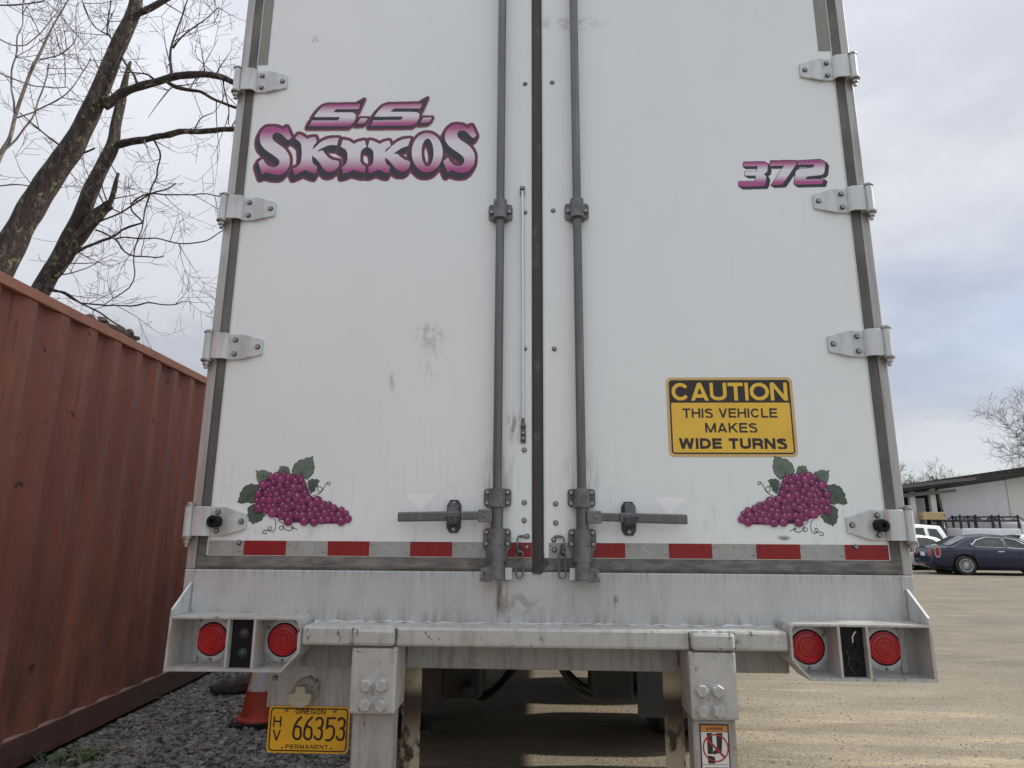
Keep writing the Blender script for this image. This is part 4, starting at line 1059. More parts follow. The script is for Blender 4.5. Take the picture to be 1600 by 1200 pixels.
# ---- lock gear
RXL, RXR, RY = -0.1580, 0.1470, -0.034
for s, x in ((-1, RXL), (1, RXR)):
    mb = MB(); mb.tube([(x, RY, 1.48), (x, RY, 3.97)], 0.0167, 20)
    mb.tube([(x, RY, 1.405), (x, RY, 1.505)], 0.0222, 20)
    obj('lock_rod', mb, M['rod'], T)
def saddle(mb, x, z0, z1, r, mi=0):
    pr = []
    for i in range(13):
        a = PI * i / 12
        pr.append((x + r * math.cos(a), RY - r * math.sin(a)))
    pr += [(x - r, -0.001), (x + r, -0.001)]
    mb.prism(pr, z0, z1, 2, mi, True)
def bracket(x, z, hw, hz, bolts, rs, zsad):
    mb = MB()
    mb.prism(rrect(x - hw, x + hw, z - hz, z + hz, 0.012), -0.012, -0.0010, 1)
    saddle(mb, x, z - zsad, z + zsad, rs)
    saddle(mb, x, z - zsad - 0.004, z - zsad + 0.006, rs + 0.003)
    o = obj('rod_bracket', mb, M['zinc'], T, 0.002)
    for bx, bz in bolts: link('bracket_bolt', BOLT, o, (x + bx, -0.012, z + bz), (0, bx * 60 + bz * 90 + z * 3, 0))
for x in (RXL + 0.0, RXR - 0.0):
    for z in (2.660, 3.42 + 0.45):
        bracket(x, z, 0.0480, 0.0340, [(-.035, 0), (.035, 0)], 0.0265, 0.038)
    bracket(x, 1.5290, 0.0500, 0.0320, [(-.037, .019), (.037, .019), (-.037, -.019), (.037, -.019)], 0.0285, 0.031)
def cam_keeper(x, s):
    mb = MB()
    poly = rrect(x - 0.050, x + 0.050, 1.352, 1.418, 0.012)
    out_ = [(x - .050, 1.406), (x - .046, 1.416), (x - .038, 1.419), (x + .038, 1.419), (x + .046, 1.416), (x + .050, 1.406), (x + .050, 1.356), (x + .040, 1.340), (x + .037, 1.310), (x + .032, 1.301), (x - .032, 1.301), (x - .037, 1.310), (x - .040, 1.340), (x - .050, 1.356)]
    mb.prism(out_, -0.0165, -0.0060, 1)
    saddle(mb, x, 1.358, 1.4165, 0.0295)
    saddle(mb, x, 1.305, 1.358, 0.0335)
    o = obj('lock_bracket', mb, M['zinc'], T, 0.002)
    for bx, bz in ((-.038, 1.406), (.038, 1.406), (-.039, 1.366), (.039, 1.366)):
        link('bracket_bolt', BOLT, o, (x + bx, -0.0165, bz), (0, bx * 60 + bz * 50, 0))
    mb = MB()
    mb.tube([(x, -0.040, 1.306), (x, -0.040, 1.244)], [0.0270, 0.0290], 20)
    # claw of the cam
    c = s
    claw = [(x + c * .020, 1.288), (x + c * .052, 1.281), (x + c * .057, 1.276), (x + c * .034, 1.264), (x + c * .058, 1.248), (x + c * .056, 1.240), (x + c * .020, 1.236)]
    mb.prism(claw if c > 0 else claw[::-1], -0.058, -0.034, 1)
    obj('lock_cam', mb, M['zinc'], T, 0.002)
    mb = MB()
    mb.prism([(x + c * .036, 1.277), (x + c * .058, 1.270), (x + c * .058, 1.254), (x + c * .050, 1.254)][::c], -0.030, -0.0065, 1)
    obj('cam_pin', mb, M['bolt'], T, 0.001)
cam_keeper(RXL, -1); cam_keeper(RXR, 1)
def handle(x, s, end, zc_):
    mb = MB()     # lug on the rod
    a, b = sorted((x + s * 0.015, x + s * 0.066))
    mb.prism([(a, zc_ - .022), (b, zc_ - .022), (b, zc_ + .022), (a, zc_ + .022)], -0.058, -0.028, 1)
    mb.tube([(x + s * .045, -0.058, zc_), (x + s * .045, -0.0615, zc_)], [0.0085, 0.006], 14)
    o = obj('handle_lug', mb, M['zinc'], T, 0.003)
    mb = MB()
    p0 = (x + s * 0.060, -0.046, zc_ + .001); p1 = (x + s * 0.13, -0.046, zc_ - .001); p2 = (end, -0.048, zc_ - .006)
    for q0, q1, h in ((p0, p1, .0150), (p1, p2, .0172)):
        mb.hexa([(q0[0], q0[1] - .008, q0[2] - h), (q1[0], q1[1] - .008, q1[2] - h), (q1[0], q1[1] - .008, q1[2] + h), (q0[0], q0[1] - .008, q0[2] + h),
                 (q0[0], q0[1] + .008, q0[2] - h), (q1[0], q1[1] + .008, q1[2] - h), (q1[0], q1[1] + .008, q1[2] + h), (q0[0], q0[1] + .008, q0[2] + h)])
    obj('lock_handle', mb, M['rod'], T, 0.005)
handle(RXL, -1, -0.5135, 1.463); handle(RXR, 1, 0.5155, 1.460)
def catch(x, z0, z1, s):
    mb = MB(); w = 0.026
    mb.prism([(x - w, z0 + .018), (x - w * .55, z0), (x + w * .55, z0), (x + w, z0 + .018), (x + w, z1 - .018), (x + w * .55, z1), (x - w * .55, z1), (x - w, z1 - .018)], -0.008, -0.001, 1)
    mb.box(x - .021, x + .021, -.040, -.008, 1.438, 1.446)
    mb.box(x - .019, x + .019, -.066, -.056, 1.434, 1.452)
    mb.box(x - .019, x + .019, -.066, -.008, 1.4315, 1.4385)
    o = obj('handle_catch', mb, M['darksteel'], T, 0.0015)
    mb = MB()   # swinging hasp over the handle
    mb.hexa([(x - .018, -.058, 1.455), (x + .018, -.060, 1.455), (x + .021, -.030, 1.500), (x - .016, -.016, 1.510),
             (x - .018, -.066, 1.452), (x + .018, -.068, 1.452), (x + .021, -.037, 1.503), (x - .016, -.023, 1.513)])
    mb.tube([(x - .024, -.060, 1.458), (x + .026, -.062, 1.461)], 0.005, 8)
    h = obj('hasp', mb, M['darksteel'], o, 0.001)
    for z in (z1 - .0135, z0 + .0135): link('catch_bolt', BOLT, o, (x, -0.0085, z), (0, z * 11, 0))
catch(-0.3165, 1.402, 1.5205, -1); catch(0.3155, 1.3965, 1.5165, 1)

# ---- chains and seals by the lock feet
def link_ring(c, a, b, r, tilt, n=18):
    pts = []
    for i in range(n):
        t = 2 * PI * i / n
        cx_, cz_ = math.cos(t), math.sin(t)
        x = a * cx_; z = (b - a) * (1 if cz_ > 0 else -1) + a * cz_
        pts.append((c[0] + x * math.cos(tilt), c[1] + x * math.sin(tilt), c[2] + z))
    return pts
for s, x0 in ((-1, -0.0815), (1, 0.0790)):
    k = 1 if s < 0 else -1
    mb = MB()
    ex = x0 + k * .031
    mb.prism(rrect(min(x0 + k * .004, ex), max(x0 + k * .004, ex), 1.387, 1.396, .003), -.0075, -.0040, 1)
    mb.prism(rrect(min(x0 + k * .022, ex), max(x0 + k * .022, ex), 1.349, 1.357, .003), -.0075, -.0040, 1)
    mb.tube([(x0 + k * .006, -.006, 1.392), (x0, -.012, 1.391), (x0 - k * .003, -.020, 1.382), (x0 - k * .002, -.024, 1.352), (x0, -.020, 1.345)], 0.0035, 8)
    obj('chain_clip', mb, M['zinc'], T)
    mb = MB(); mb.tube(link_ring((x0 + k * .002, -.020, 1.345), .011, .018, .0038, 0.9), 0.0038, 8, 0, False, True); obj('chain_link', mb, M['darksteel'], T)
    mb = MB(); mb.tube(link_ring((x0 + k * .005, -.022, 1.294), .0125, .046, .0036, 0.15), 0.0038, 8, 0, False, True); obj('chain_link', mb, M['zinc'], T)
    mb = MB(); c = x0 - k * .034
    mb.box(c - .0125, c + .0125, -.030, -.010, 1.2425, 1.2830)
    o = obj('lock_tab', mb, M['hinge'], T, 0.001)
    mb = MB(); mb.box(min(c, c - k * .018), max(c, c - k * .018), -.022, -.0065, 1.240, 1.252)
    obj('tab_bracket', mb, M['darksteel'], o)

# ---- bright rod beside the seam
mb = MB(); mb.tube([(-0.0700, -.012, 2.752), (-0.0660, -.012, 1.800)], 0.0062, 14); rod = obj('bright_rod', mb, M['chrome'], T)
mb = MB(); mb.box(-.080, -.061, -.0075, -.0008, 2.738, 2.778); mb.box(-.076, -.065, -.017, -.0075, 2.738, 2.752); b = obj('rod_clamp', mb, M['zinc'], rod, 0.001)
link('clamp_screw', RIVET, rod, (-.0705, -.0075, 2.767)); 
mb = MB(); mb.box(-.075, -.055, -.0075, -.0008, 1.730, 1.800); mb.tube([(-.066, -.012, 1.790), (-.065, -.014, 1.822)], [.009, .006], 10); obj('rod_clamp', mb, M['zinc'], rod, 0.001)
for z in (1.746, 1.766): link('clamp_screw', RIVET, rod, (-.065, -.0075, z), (0, z * 30, 0))

# ------------------------------------------------------------------ bumper
mb = MB(); mb.box(-0.8115, 0.8115, -0.112, -0.0075, 1.0305, 1.0925); obj('bumper_beam', mb, M['bumper'], T, 0.009)
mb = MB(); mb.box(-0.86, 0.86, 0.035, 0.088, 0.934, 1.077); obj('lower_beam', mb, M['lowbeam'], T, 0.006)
def light_box(s):
    Y0, Y1 = -0.122, -0.006; th = 0.0085
    xo, xi = 1.268, 0.812; zt_, zb_ = 1.1195, 0.9455
    xd1, xd2 = 1.0610, 0.9700
    r = 0.018
    def X(v): return s * v
    root_mb = MB()
    # rim following the outline: outer end, bottom, chamfer, inner end, top
    path = [(xo, zt_), (xo, zb_), (0.868, zb_), (xi, 1.006), (xi, zt_ - r), (xi + r * .3, zt_ - r * .3), (xi + r, zt_), (xo, zt_)]
    # inner offset outline
    inn = [(xo - th, zt_ - th), (xo - th, zb_ + th), (0.871, zb_ + th), (xi + th, 1.0085), (xi + th, zt_ - r), (xi + th + r * .2, zt_ - th - r * .2), (xi + r, zt_ - th), (xo - th, zt_ - th)]
    wob = lambda x: 0.003 * math.sin(x * 19) 
    for i in range(len(path) - 1):
        (a, b), (c, d_) = path[i], path[i + 1]; (e, f), (g_, h) = inn[i], inn[i + 1]
        root_mb.hexa([(X(a), Y0, b), (X(c), Y0, d_), (X(g_), Y0, h), (X(e), Y0, f), (X(a), Y1, b), (X(c), Y1, d_), (X(g_), Y1, h), (X(e), Y1, f)])
    o = obj('light_box', root_mb, M['bumper'], T, 0.0015)
    mb = MB()
    mb.prism([(X(x), z) for x, z in [(xo - th, zt_ - th), (xo - th, zb_ + th), (0.871, zb_ + th), (xi + th, 1.0085), (xi + th, zt_ - th)]], -0.024, -0.0065, 1)
    obj('back_plate', mb, M['boxinner'], o)
    for xd in (xd1, xd2):
        mb = MB(); a, b = sorted((X(xd - th / 2), X(xd + th / 2))); mb.box(a, b, Y0 - .0008, -0.0245, zb_ + th, zt_ - th); obj('divider', mb, M['bumper'], o, 0.001)
    # gusset running up from the outer end plate
    mb = MB(); a, b = sorted((X(xo - th), X(xo)))
    mb.prism([(-0.121, zt_ + .0005), (-0.121, 1.141), (-0.012, 1.222), (-0.0066, 1.222), (-0.0066, zt_ + .0005)], a, b, 0)
    obj('gusset', mb, M['hinge'], o, 0.001)
    # angle post welded inside the outer compartment
    mb = MB(); a, b = sorted((X(1.228), X(1.205))); mb.box(a, b, -.034, -.0245, zb_ + th, zt_ - th); obj('weld_strip', mb, M['boxinner'], o, 0.004)
    # black rubber module with two round lamps
    mb = MB(); a, b = sorted((X(xd1 - th / 2 - .001), X(xd2 + th / 2 + .001)))
    mb.prism(rrect(a, b, zb_ + th + .0008, zt_ - th - .0008, .004), -0.098, -0.026, 1)
    if s < 0:
        m_ = obj('lamp_module', mb, M['module'], T, 0.003)
        for dz in (.030, -.033):
            mb = MB(); mb.lathe(((a + b) / 2 + .002, -.098, 1.033 + dz), (0, -1, 0), [(.0165, -.001), (.0165, .004), (.0125, .0055), (.011, .009), (.006, .0125), (0, .0135)], 18)
            obj('module_lamp', mb, M['darkhole'], m_)
    else:
        m_ = obj('lamp_module', mb, M['module'], T, 0.003)
        m_['label'] = 'torn black module with empty lamp holes and a hanging wire'
        for dz in (.022, -.040):
            mb = MB(); mb.lathe(((a + b) / 2 - .002, -.098, 1.033 + dz), (0, -1, 0), [(.021, -.001), (.021, .003), (.016, .0042), (.014, -.001), (.012, -.0005), (0, -.0004)], 18)
            obj('lamp_hole', mb, M['module'], m_)
        mb = MB(); c = (a + b) / 2
        mb.tube([(c + .006, -.100, 1.060), (c + .004, -.106, 1.078), (c + .010, -.108, 1.090), (c + .018, -.102, 1.094)], .0022, 6)
        obj('loose_wire', mb, M['white'], m_)
        mb = MB(); mb.tube([(c - .018, -.0985, 1.040), (c - .012, -.1005, 1.015), (c - .015, -.101, .990), (c - .006, -.1015, .975), (c + .004, -.099, .962)], .0022, 6)
        obj('loose_wire', mb, M['darkhole'], m_)
    # round tail lamps
    for xc in (1.157, 0.9015):
        mb = MB()
        mb.lathe((X(xc), -.0245, 1.0335), (0, -1, 0), [(.076, -.001), (.076, .0025), (.0735, .0045), (.0575, .006), (.0575, .001)], 40)
        l = obj('tail_lamp', mb, M['hinge'], T)
        mb = MB(); mb.lathe((X(xc), -.0265, 1.0335), (0, -1, 0), [(.0570, 0), (.0570, .0035), (.0535, .004), (.0535, .0)], 36); obj('lamp_gasket', mb, M['module'], l)
        mb = MB(); mb.lathe((X(xc), -.0270, 1.0335), (0, -1, 0), [(.0530, 0), (.0530, .0035), (.0510, .0062), (.0470, .0066), (.0455, .0052), (.0440, .0068), (.0340, .0080), (.0325, .0068), (.0310, .0083), (.0200, .0090), (.0185, .0079), (.0170, .0092), (0, .0098)], 40); obj('lens', mb, M['lens'], l)
        for an in (-90, 35, 145):
            link('lamp_screw', RIVET, l, (X(xc) + .067 * math.cos(R_(an)), -.0295, 1.0335 + .067 * math.sin(R_(an)))).scale = (.6, .6, .6)
light_box(-1); light_box(1)

# guard posts
def post(s):
    def bx(mb, a, b, *r):
        a, b = sorted((s * a, s * b)); mb.box(a, b, *r)
    mb = MB(); bx(mb, .632, .480, -.128, .0345, .8235, 1.0300); o = obj('guard_post', mb, M['bumper'], T, 0.008)
    mb = MB(); bx(mb, .632, .489, -.138, -.1125, 1.0330, 1.0905); obj('post_cap', mb, M['bumper'], o, 0.012)
    # weld bead round the cap
    mb = MB(); pts = []
    for i in range(15): pts.append((s * (.490 + i * .010), -.124 + random.uniform(-.002, .002), 1.0915 + random.uniform(-.002, .002)))
    mb.tube(pts, [.0045 + random.uniform(-.0015, .0015) for _ in pts], 6); obj('weld_bead', mb, M['hinge'], o)
    def seam(pts, r_):
        mb = MB(); q = []
        for (a, b) in zip(pts[:-1], pts[1:]):
            for i in range(8): q.append(Vector(a).lerp(Vector(b), i / 8) + Vector((random.uniform(-.001, .001), 0, random.uniform(-.001, .001))))
        q.append(Vector(pts[-1])); mb.tube(q, [r_ * random.uniform(.6, 1.25) for _ in q], 6)
        obj('joint_seam', mb, M['seam'], o)
    for xx in (.4865, .6345): seam([(s * xx, -.1135, 1.034), (s * xx, -.1135, 1.088)], .0032)
    seam([(s * .489, -.1285, 1.0312), (s * .632, -.1285, 1.0312)], .0030)
    seam([(s * .484, -.100, .8225), (s * .630, -.100, .8225)], .0032)
    for xx in (.4785, .6335): seam([(s * xx, .034, .955), (s * xx, .034, 1.028)], .0035)
    xb = (.5755, .5245) if s < 0 else (.5145, .5655)
    for x in xb:
        for z in (.9135, .8535):
            link('hex_bolt', BIGBOLT, o, (s * x, -.128, z), (0, x * 30 + z * 17, 0)).scale = (.88, 1, .88)
    mb = MB(); bx(mb, .627, .487, -.098, -.0225, .38, .823); obj('post_leg', mb, M['leg'], T, 0.008)
    mb = MB(); bx(mb, .4995, .432, .0955, .1025, .38, 1.05); bx(mb, .4995, .492, .103, .17, .38, 1.05); obj('post_brace', mb, M['rustcream'], T, 0.002)
post(-1); post(1)
mb = MB(); mb.box(-0.70, 0.70, -0.095, -0.005, 0.40, 0.48)
obj('guard_bar', mb, M['bumper'], T, 0.008)

# number plate, its carrier and lamp
mb = MB(); mb.box(-0.990, -0.640, 0.090, 0.096, 0.785, 1.00); c = obj('plate_carrier', mb, M['sill'], T, 0.001)
for x in (-.966, -.836): link('carrier_bolt', RIVET, c, (x, .090, .884))
px0, px1, pz0, pz1 = -0.9765, -0.6835, 0.6385, 0.7915
mb = MB(); mb.prism(rrect(px0, px1, pz0, pz1, .014), .0845, .0865, 1); pl = obj('license_plate', mb, M['plate'], T)
mb = MB()
yk = .0838
mb.flat([rrect(px0 + .006, px1 - .006, pz0 + .0055, pz1 - .0055, .013), rrect(px0 + .0105, px1 - .0105, pz0 + .0095, pz1 - .0095, .010)], yk, 0)
UX = lambda u, v: px0 + (u - (92 - 45 * (v - 515) / 600)) / 1056 * (px1 - px0)
UZ = lambda v: pz1 - (v - 512) / 606 * (pz1 - pz0)
cvp = lambda u, v: (UX(u, v), UZ(v))
caps(mb, 'OREGON', UX(430, 580), UX(825, 580), UZ(614), UZ(550), yk, 0, .10)
caps(mb, 'PERMANENT', UX(300, 1035), UX(850, 1035), UZ(1062), UZ(1008), yk, 0, .095, .22)
caps(mb, 'H', UX(140, 720), UX(248, 720), UZ(785), UZ(650), yk, 0, .085)
caps(mb, 'V', UX(130, 890), UX(238, 890), UZ(962), UZ(824), yk, 0, .085)
for u, v in ((255, 1056), (888, 1054)): mb.flat([circ(*cvp(u, v), .0032, 10)], yk, 0)
def arc(cx_, cy_, rx, ry, a0, a1, n=12):
    return [(cx_ + rx * math.cos(R_(a0 + (a1 - a0) * i / n)), cy_ + ry * math.sin(R_(a0 + (a1 - a0) * i / n))) for i in range(n + 1)]
def six(x): return [[(x + 108, 655), (x + 60, 700), (x + 25, 760), (x + 8, 830), (x + 2, 880)] + arc(x + 50, 885, 48, 55, 180, 0) + [(x + 98, 830)] + arc(x + 52, 815, 46, 40, 0, -150)]
def three(x): return [arc(x + 50, 700, 42, 42, 200, 360) + [(x + 88, 730)] + arc(x + 40, 745, 46, 45, 20, 90) , arc(x + 35, 835, 45, 45, -90, 0) + [(x + 78, 880)] + arc(x + 28, 890, 46, 50, 0, 165)]
def five(x): return [[(x + 122, 660), (x + 30, 660), (x + 14, 790)] + arc(x + 58, 810, 50, 48, 200, 340) + [(x + 106, 850), (x + 92, 900), (x + 65, 935), (x + 35, 948), (x, 945)]]
strokes(mb, six(400) + six(540) + three(695) + five(825) + three(982), cvp, (370, 625, 1120, 980), 15, yk, 0, 2.5)
obj('plate_print', mb, [M['plateink']], pl, recalc=False)
for u in (312, 942):
    link('plate_screw', RIVET, pl, (UX(u, 560), .0845, UZ(560))).scale = (.75, .75, .75)
# lamp: cream cowl on a round base with a hanging ear
mb = MB()
lx, lz = -0.859, 0.838
mb.lathe((lx + .012, .090, lz + .004), (0, -1, 0), [(.047, 0), (.047, .008), (.043, .013), (0, .013)], 28, 1)
mb.prism([(lx - .041, lz - .012), (lx - .041, lz + .002), (lx - .016, lz + .006), (lx - .012, lz + .027), (lx + .018, lz + .027), (lx + .022, lz + .006), (lx + .042, lz + .002), (lx + .042, lz - .012)], .046, .076, 1, 0)
pr = [(lx + .042 * math.cos(R_(a)), lz - .0125 + .030 * math.sin(R_(a))) for a in range(180, 361, 12)]
mb.prism(pr, .050, .0765, 1, 0)
o = obj('plate_lamp', mb, [M['cream'], M['leg']], T, 0.002)
mb = MB(); mb.tube([(lx + .046, .085, lz + .040), (lx + .055, .070, lz + .034), (lx + .050, .066, lz + .018), (lx + .035, .070, lz + .016)], .006, 8); obj('lamp_ear', mb, M['leg'], o)

# warning label on the right leg
mb = MB(); wx0, wx1 = 0.5085, 0.6015; wzt = .8060
mb.prism(rrect(wx0, wx1, .640, wzt, .001), -.0994, -.0984, 1, 0)
mb.flat([[(wx0 + .004, wzt - .004), (wx1 - .004, wzt - .004), (wx1 - .004, wzt - .022), (wx0 + .004, wzt - .022)]], -.0998, 1)
mb.flat([[(wx0 + .004, wzt - .0235), (wx1 - .004, wzt - .0235), (wx1 - .004, wzt - .118), (wx0 + .004, wzt - .118)]], -.0998, 2)
mb.flat([[(wx0 + .004, wzt - .1195), (wx1 - .004, wzt - .1195), (wx1 - .004, .643), (wx0 + .004, .643)]], -.0998, 2)
text(mb, 'WARNING', wx0 + .032, wx1 - .018, wzt - .0175, wzt - .0085, -.1002, 0, .03)
mb.flat([[(wx0 + .021, wzt - .0175), (wx0 + .029, wzt - .0175), (wx0 + .025, wzt - .0085)]], -.1002, 0)
cxw, czw = (wx0 + wx1) / 2 + .002, wzt - .070
lab = lambda u, v: (cxw + u, czw + v)
mb.flat([[lab(-.026, .044), lab(-.009, .044), lab(-.009, -.018), lab(.004, -.016), lab(.004, -.012), lab(-.010, -.010), lab(-.010, -.018), lab(-.026, -.018)]], -.1002, 0)
mb.flat([[lab(-.026, -.022), lab(-.004, -.026), lab(-.004, -.046), lab(-.026, -.046)]], -.1002, 0)
mb.flat([[lab(.004, .044), lab(.024, .044), lab(.020, .004), lab(.018, -.014), lab(.004, -.016), lab(-.008, -.020), lab(-.008, -.010), lab(.004, -.002)]], -.1003, 0)
mb.flat([circ(cxw, czw, .0415, 36), circ(cxw, czw, .0370, 36)], -.1006, 3)
dg = .7071 * .038; w_ = .0024
mb.flat([[lab(-dg - w_, dg - w_), lab(-dg + w_, dg + w_), lab(dg + w_, -dg + w_), lab(dg - w_, -dg - w_)]], -.1009, 3)
for i, wd in enumerate((.076, .058, .050, .072, .062)):
    z = wzt - .126 - i * .0088
    nchunk = 9 if i % 2 == 0 else 7
    x = cxw - wd / 2
    random.seed(40 + i)
    while x < cxw + wd / 2 - .003:
        l = random.uniform(.003, .009); l = min(l, cxw + wd / 2 - x)
        mb.flat([[(x, z), (x + l, z), (x + l, z - .0045), (x, z - .0045)]], -.1002, 4); x += l + .0018
M['smallprint'] = mat('small_print', (0.20, 0.20, 0.20), .5)
obj('warning_label', mb, [M['signblack'], M['orange'], M['white'], M['labelred'], M['smallprint']], T, recalc=False)

# ------------------------------------------------------------------ running gear
AX = (2.75, 4.00)
for s in (-1, 1):
    mb = MB(); mb.box(s * .52 - .04, s * .52 + .04, 0.9, 5.4, 0.92, 1.079); obj('slider_rail', mb, M['under'], T, 0.004)
    mb = MB(); mb.box(s * .92 - .31, s * .92 + .31, 2.035, 2.05, .27, .93); mb.box(s * .92 - .31, s * .92 + .31, 2.03, 2.055, .93, 1.075); obj('mud_flap', mb, M['flap'], T, 0.002)
for y in AX:
    mb = MB(); mb.tube([(-1.2, y, .51), (1.2, y, .51)], .065, 16); obj('axle', mb, M['under'], T)
    for s in (-1, 1):
        mb = MB(); mb.box(s * .52 - .05, s * .52 + .05, y - .42, y + .42, .58, .66); mb.box(s * .52 - .055, s * .52 + .055, y - .45, y - .35, .66, .92); mb.tube([(s * .52, y + .3, .66), (s * .52, y + .3, .92)], .11, 16)
        obj('suspension_arm', mb, M['under'], T, 0.004)
        mb = MB(); mb.lathe((s * .36, y + .10, .62), (0, 1, 0), [(0, 0), (.075, .0), (.085, .03), (.085, .10), (.07, .15), (0, .15)], 18); obj('brake_chamber', mb, M['under'], T)
tp = [(.30, -.13), (.44, -.142), (.485, -.135), (.508, -.115), (.512, -.07), (.505, -.062), (.512, -.055), (.512, -.005), (.505, 0), (.512, .005), (.512, .055), (.505, .062), (.512, .07), (.508, .115), (.485, .135), (.44, .142), (.30, .13)]
mb = MB(); mb.lathe((0, 0, 0), (1, 0, 0), [(a, b * .87) for a, b in tp], 40); TYRE = mb.mesh('tyre', [M['tyre']])
mb = MB(); mb.lathe((0, 0, 0), (1, 0, 0), [(.30, -.13), (.28, -.10), (.27, .04), (.22, .06), (.12, .09), (.11, .16), (0, .16)], 28); RIM = mb.mesh('rim', [M['leg']])
for y in AX:
    for s in (-1, 1):
        for x in (.905, 1.160):
            w = bpy.data.objects.new('wheel', TYRE); w.name = 'wheel'; COL.objects.link(w); w.parent = T; w.location = (s * x, y, .512)
            w.rotation_euler = (x * 5 + y, 0, 0 if s > 0 else PI)
            link('rim', RIM, w)
def hang(p0, p1, sag, r, name='air_hose'):
    pts = []
    for i in range(13):
        t = i / 12; p = Vector(p0).lerp(Vector(p1), t); p.z -= sag * 4 * t * (1 - t); pts.append(p)
    mb = MB(); mb.tube(pts, r, 8); obj(name, mb, M['hose'], T)
def PV(px, py, Y): return Vector(P(px, py, Y=Y))
hang(PV(748, 1092, 1.0), PV(806, 1040, .95), .03, .012); hang(PV(742, 1084, 1.05), PV(800, 1040, 1.0), .04, .010); hang(PV(756, 1094, .95), PV(812, 1038, .9), .02, .008)
hang(PV(876, 1044, .95), PV(928, 1088, 1.0), .035, .013); hang(PV(884, 1044, 1.0), PV(934, 1080, 1.05), .02, .010); hang(PV(880, 1046, .9), PV(908, 1074, .95), .012, .008)
a, b = PV(924, 1046, .8), PV(990, 1094, .8)
mb = MB(); mb.box(a.x, b.x, .8, 1.05, b.z, 1.07); mb.box(a.x - .012, a.x + .02, .79, .82, b.z + .02, 1.07); obj('valve_box', mb, M['under'], T, .01)
a, b = PV(690, 1046, .8), PV(752, 1092, .8)
mb = MB(); mb.box(a.x, b.x, .8, 1.1, b.z, 1.07); mb.tube([(b.x - .06, .79, b.z + .05), (b.x - .06, .70, b.z + .05)], .03, 12); obj('valve_box', mb, M['under'], T, .015)
mb = MB(); mb.lathe((-.75, 1.30, .92), (1, 0, 0), [(0, 0), (.10, .01), (.13, .06), (.13, .36), (.10, .41), (0, .42)], 20); obj('air_tank', mb, M['under'], T)
# landing legs far ahead
for s in (-1, 1):
    mb = MB(); mb.box(s * .85 - .06, s * .85 + .06, 11.4, 11.52, .15, 1.08); mb.box(s * .85 - .14, s * .85 + .14, 11.32, 11.6, .02, .06); mb.box(s * .85 - .05, s * .85 + .05, 11.41, 11.51, .06, .15); obj('landing_leg', mb, M['under'], T)

# ------------------------------------------------------------------ shipping container
CA = math.atan(-0.06)          # its long side leans away from the trailer by a few degrees
Cn = thing('shipping_container', 'rust red corrugated shipping container standing on the gravel left of the trailer', 'container', (-2.79, 0.6, 0.13), -CA)
# local: y runs along the long side, x<0 is the container's depth
LY0, LY1, CHt, CWd = -4.6, 7.59, 2.591, 2.438
def corr(x_out, depth, sgn):
    mb = MB(); y = LY0 + 0.16; prof = []
    p = 0.278
    while y < LY1 - 0.16:
        prof += [(x_out, y), (x_out, y + .072), (x_out - sgn * depth, y + .140), (x_out - sgn * depth, y + .210)]
        y += p
    prof.append((x_out, min(y, LY1 - .16)))
    vs = []; nz = 12
    rnd = random.Random(3)
    for q, (x, yy) in enumerate(prof):
        for k in range(nz + 1):
            z = .1665 + (CHt - .1665 - .074) * k / nz
            dent = 0.006 * mnoise.noise((yy * 1.1, z * 1.4, 2.0)) + 0.010 * max(0, mnoise.noise((yy * 2.6, z * 2.9, 9.0)) - .35)
            vs.append((x - sgn * dent, yy, z))
    n = nz + 1
    mb.add(vs, [(i * n + k, (i + 1) * n + k, (i + 1) * n + k + 1, i * n + k + 1) for i in range(len(prof) - 1) for k in range(nz)], 0, True)
    return mb
o = obj('corrugated_wall', corr(-0.012, 0.036, 1), M['container'], Cn, recalc=False, angle=25)
obj('corrugated_wall', corr(-CWd + .012, 0.036, -1), M['container'], Cn, recalc=False, angle=25)
for x0 in (-.062, -CWd + .002):
    mb = MB(); mb.box(x0, x0 + .060, LY0 + .16, LY1 - .16, CHt - .072, CHt - .012); obj('top_rail', mb, M['rail'], Cn, .004)
    mb = MB(); mb.box(x0, x0 + .056, LY0 + .16, LY1 - .16, .004, .163); obj('bottom_rail', mb, M['baserail'], Cn, .004)
    mb = MB(); mb.box(x0 + .002, x0 + .055, LY0 + .17, LY1 - .17, .1632, .1660); obj('lit_ledge', mb, M['ledge'], Cn)
mb = MB(); mb.box(-CWd + .064, -.064, LY0 + .05, LY1 - .05, CHt - .05, CHt - .03); obj('roof_sheet', mb, M['rail'], Cn)
for y0 in (LY0 + .005, LY1 - .045):
    mb = MB(); mb.box(-CWd + .165, -.165, y0, y0 + .04, .17, CHt - .06); obj('end_wall', mb, M['container'], Cn)
for x0 in (-.162, -CWd):
    for y0 in (LY0, LY1 - .16):
        mb = MB(); mb.box(x0 + .01, x0 + .152, y0 + .01, y0 + .15, .119, CHt - .119); obj('corner_post', mb, M['rail'], Cn, .004)
        for z0 in (0, CHt - .118):
            mb = MB(); mb.box(x0, x0 + .162, y0, y0 + .16, z0, z0 + .118); obj('corner_casting', mb, M['rail'], Cn, .008)
mb = MB(); mb.box(-CWd + .06, -.06, LY0 + .2, LY1 - .2, .12, .16); obj('floor_pan', mb, M['baserail'], Cn)

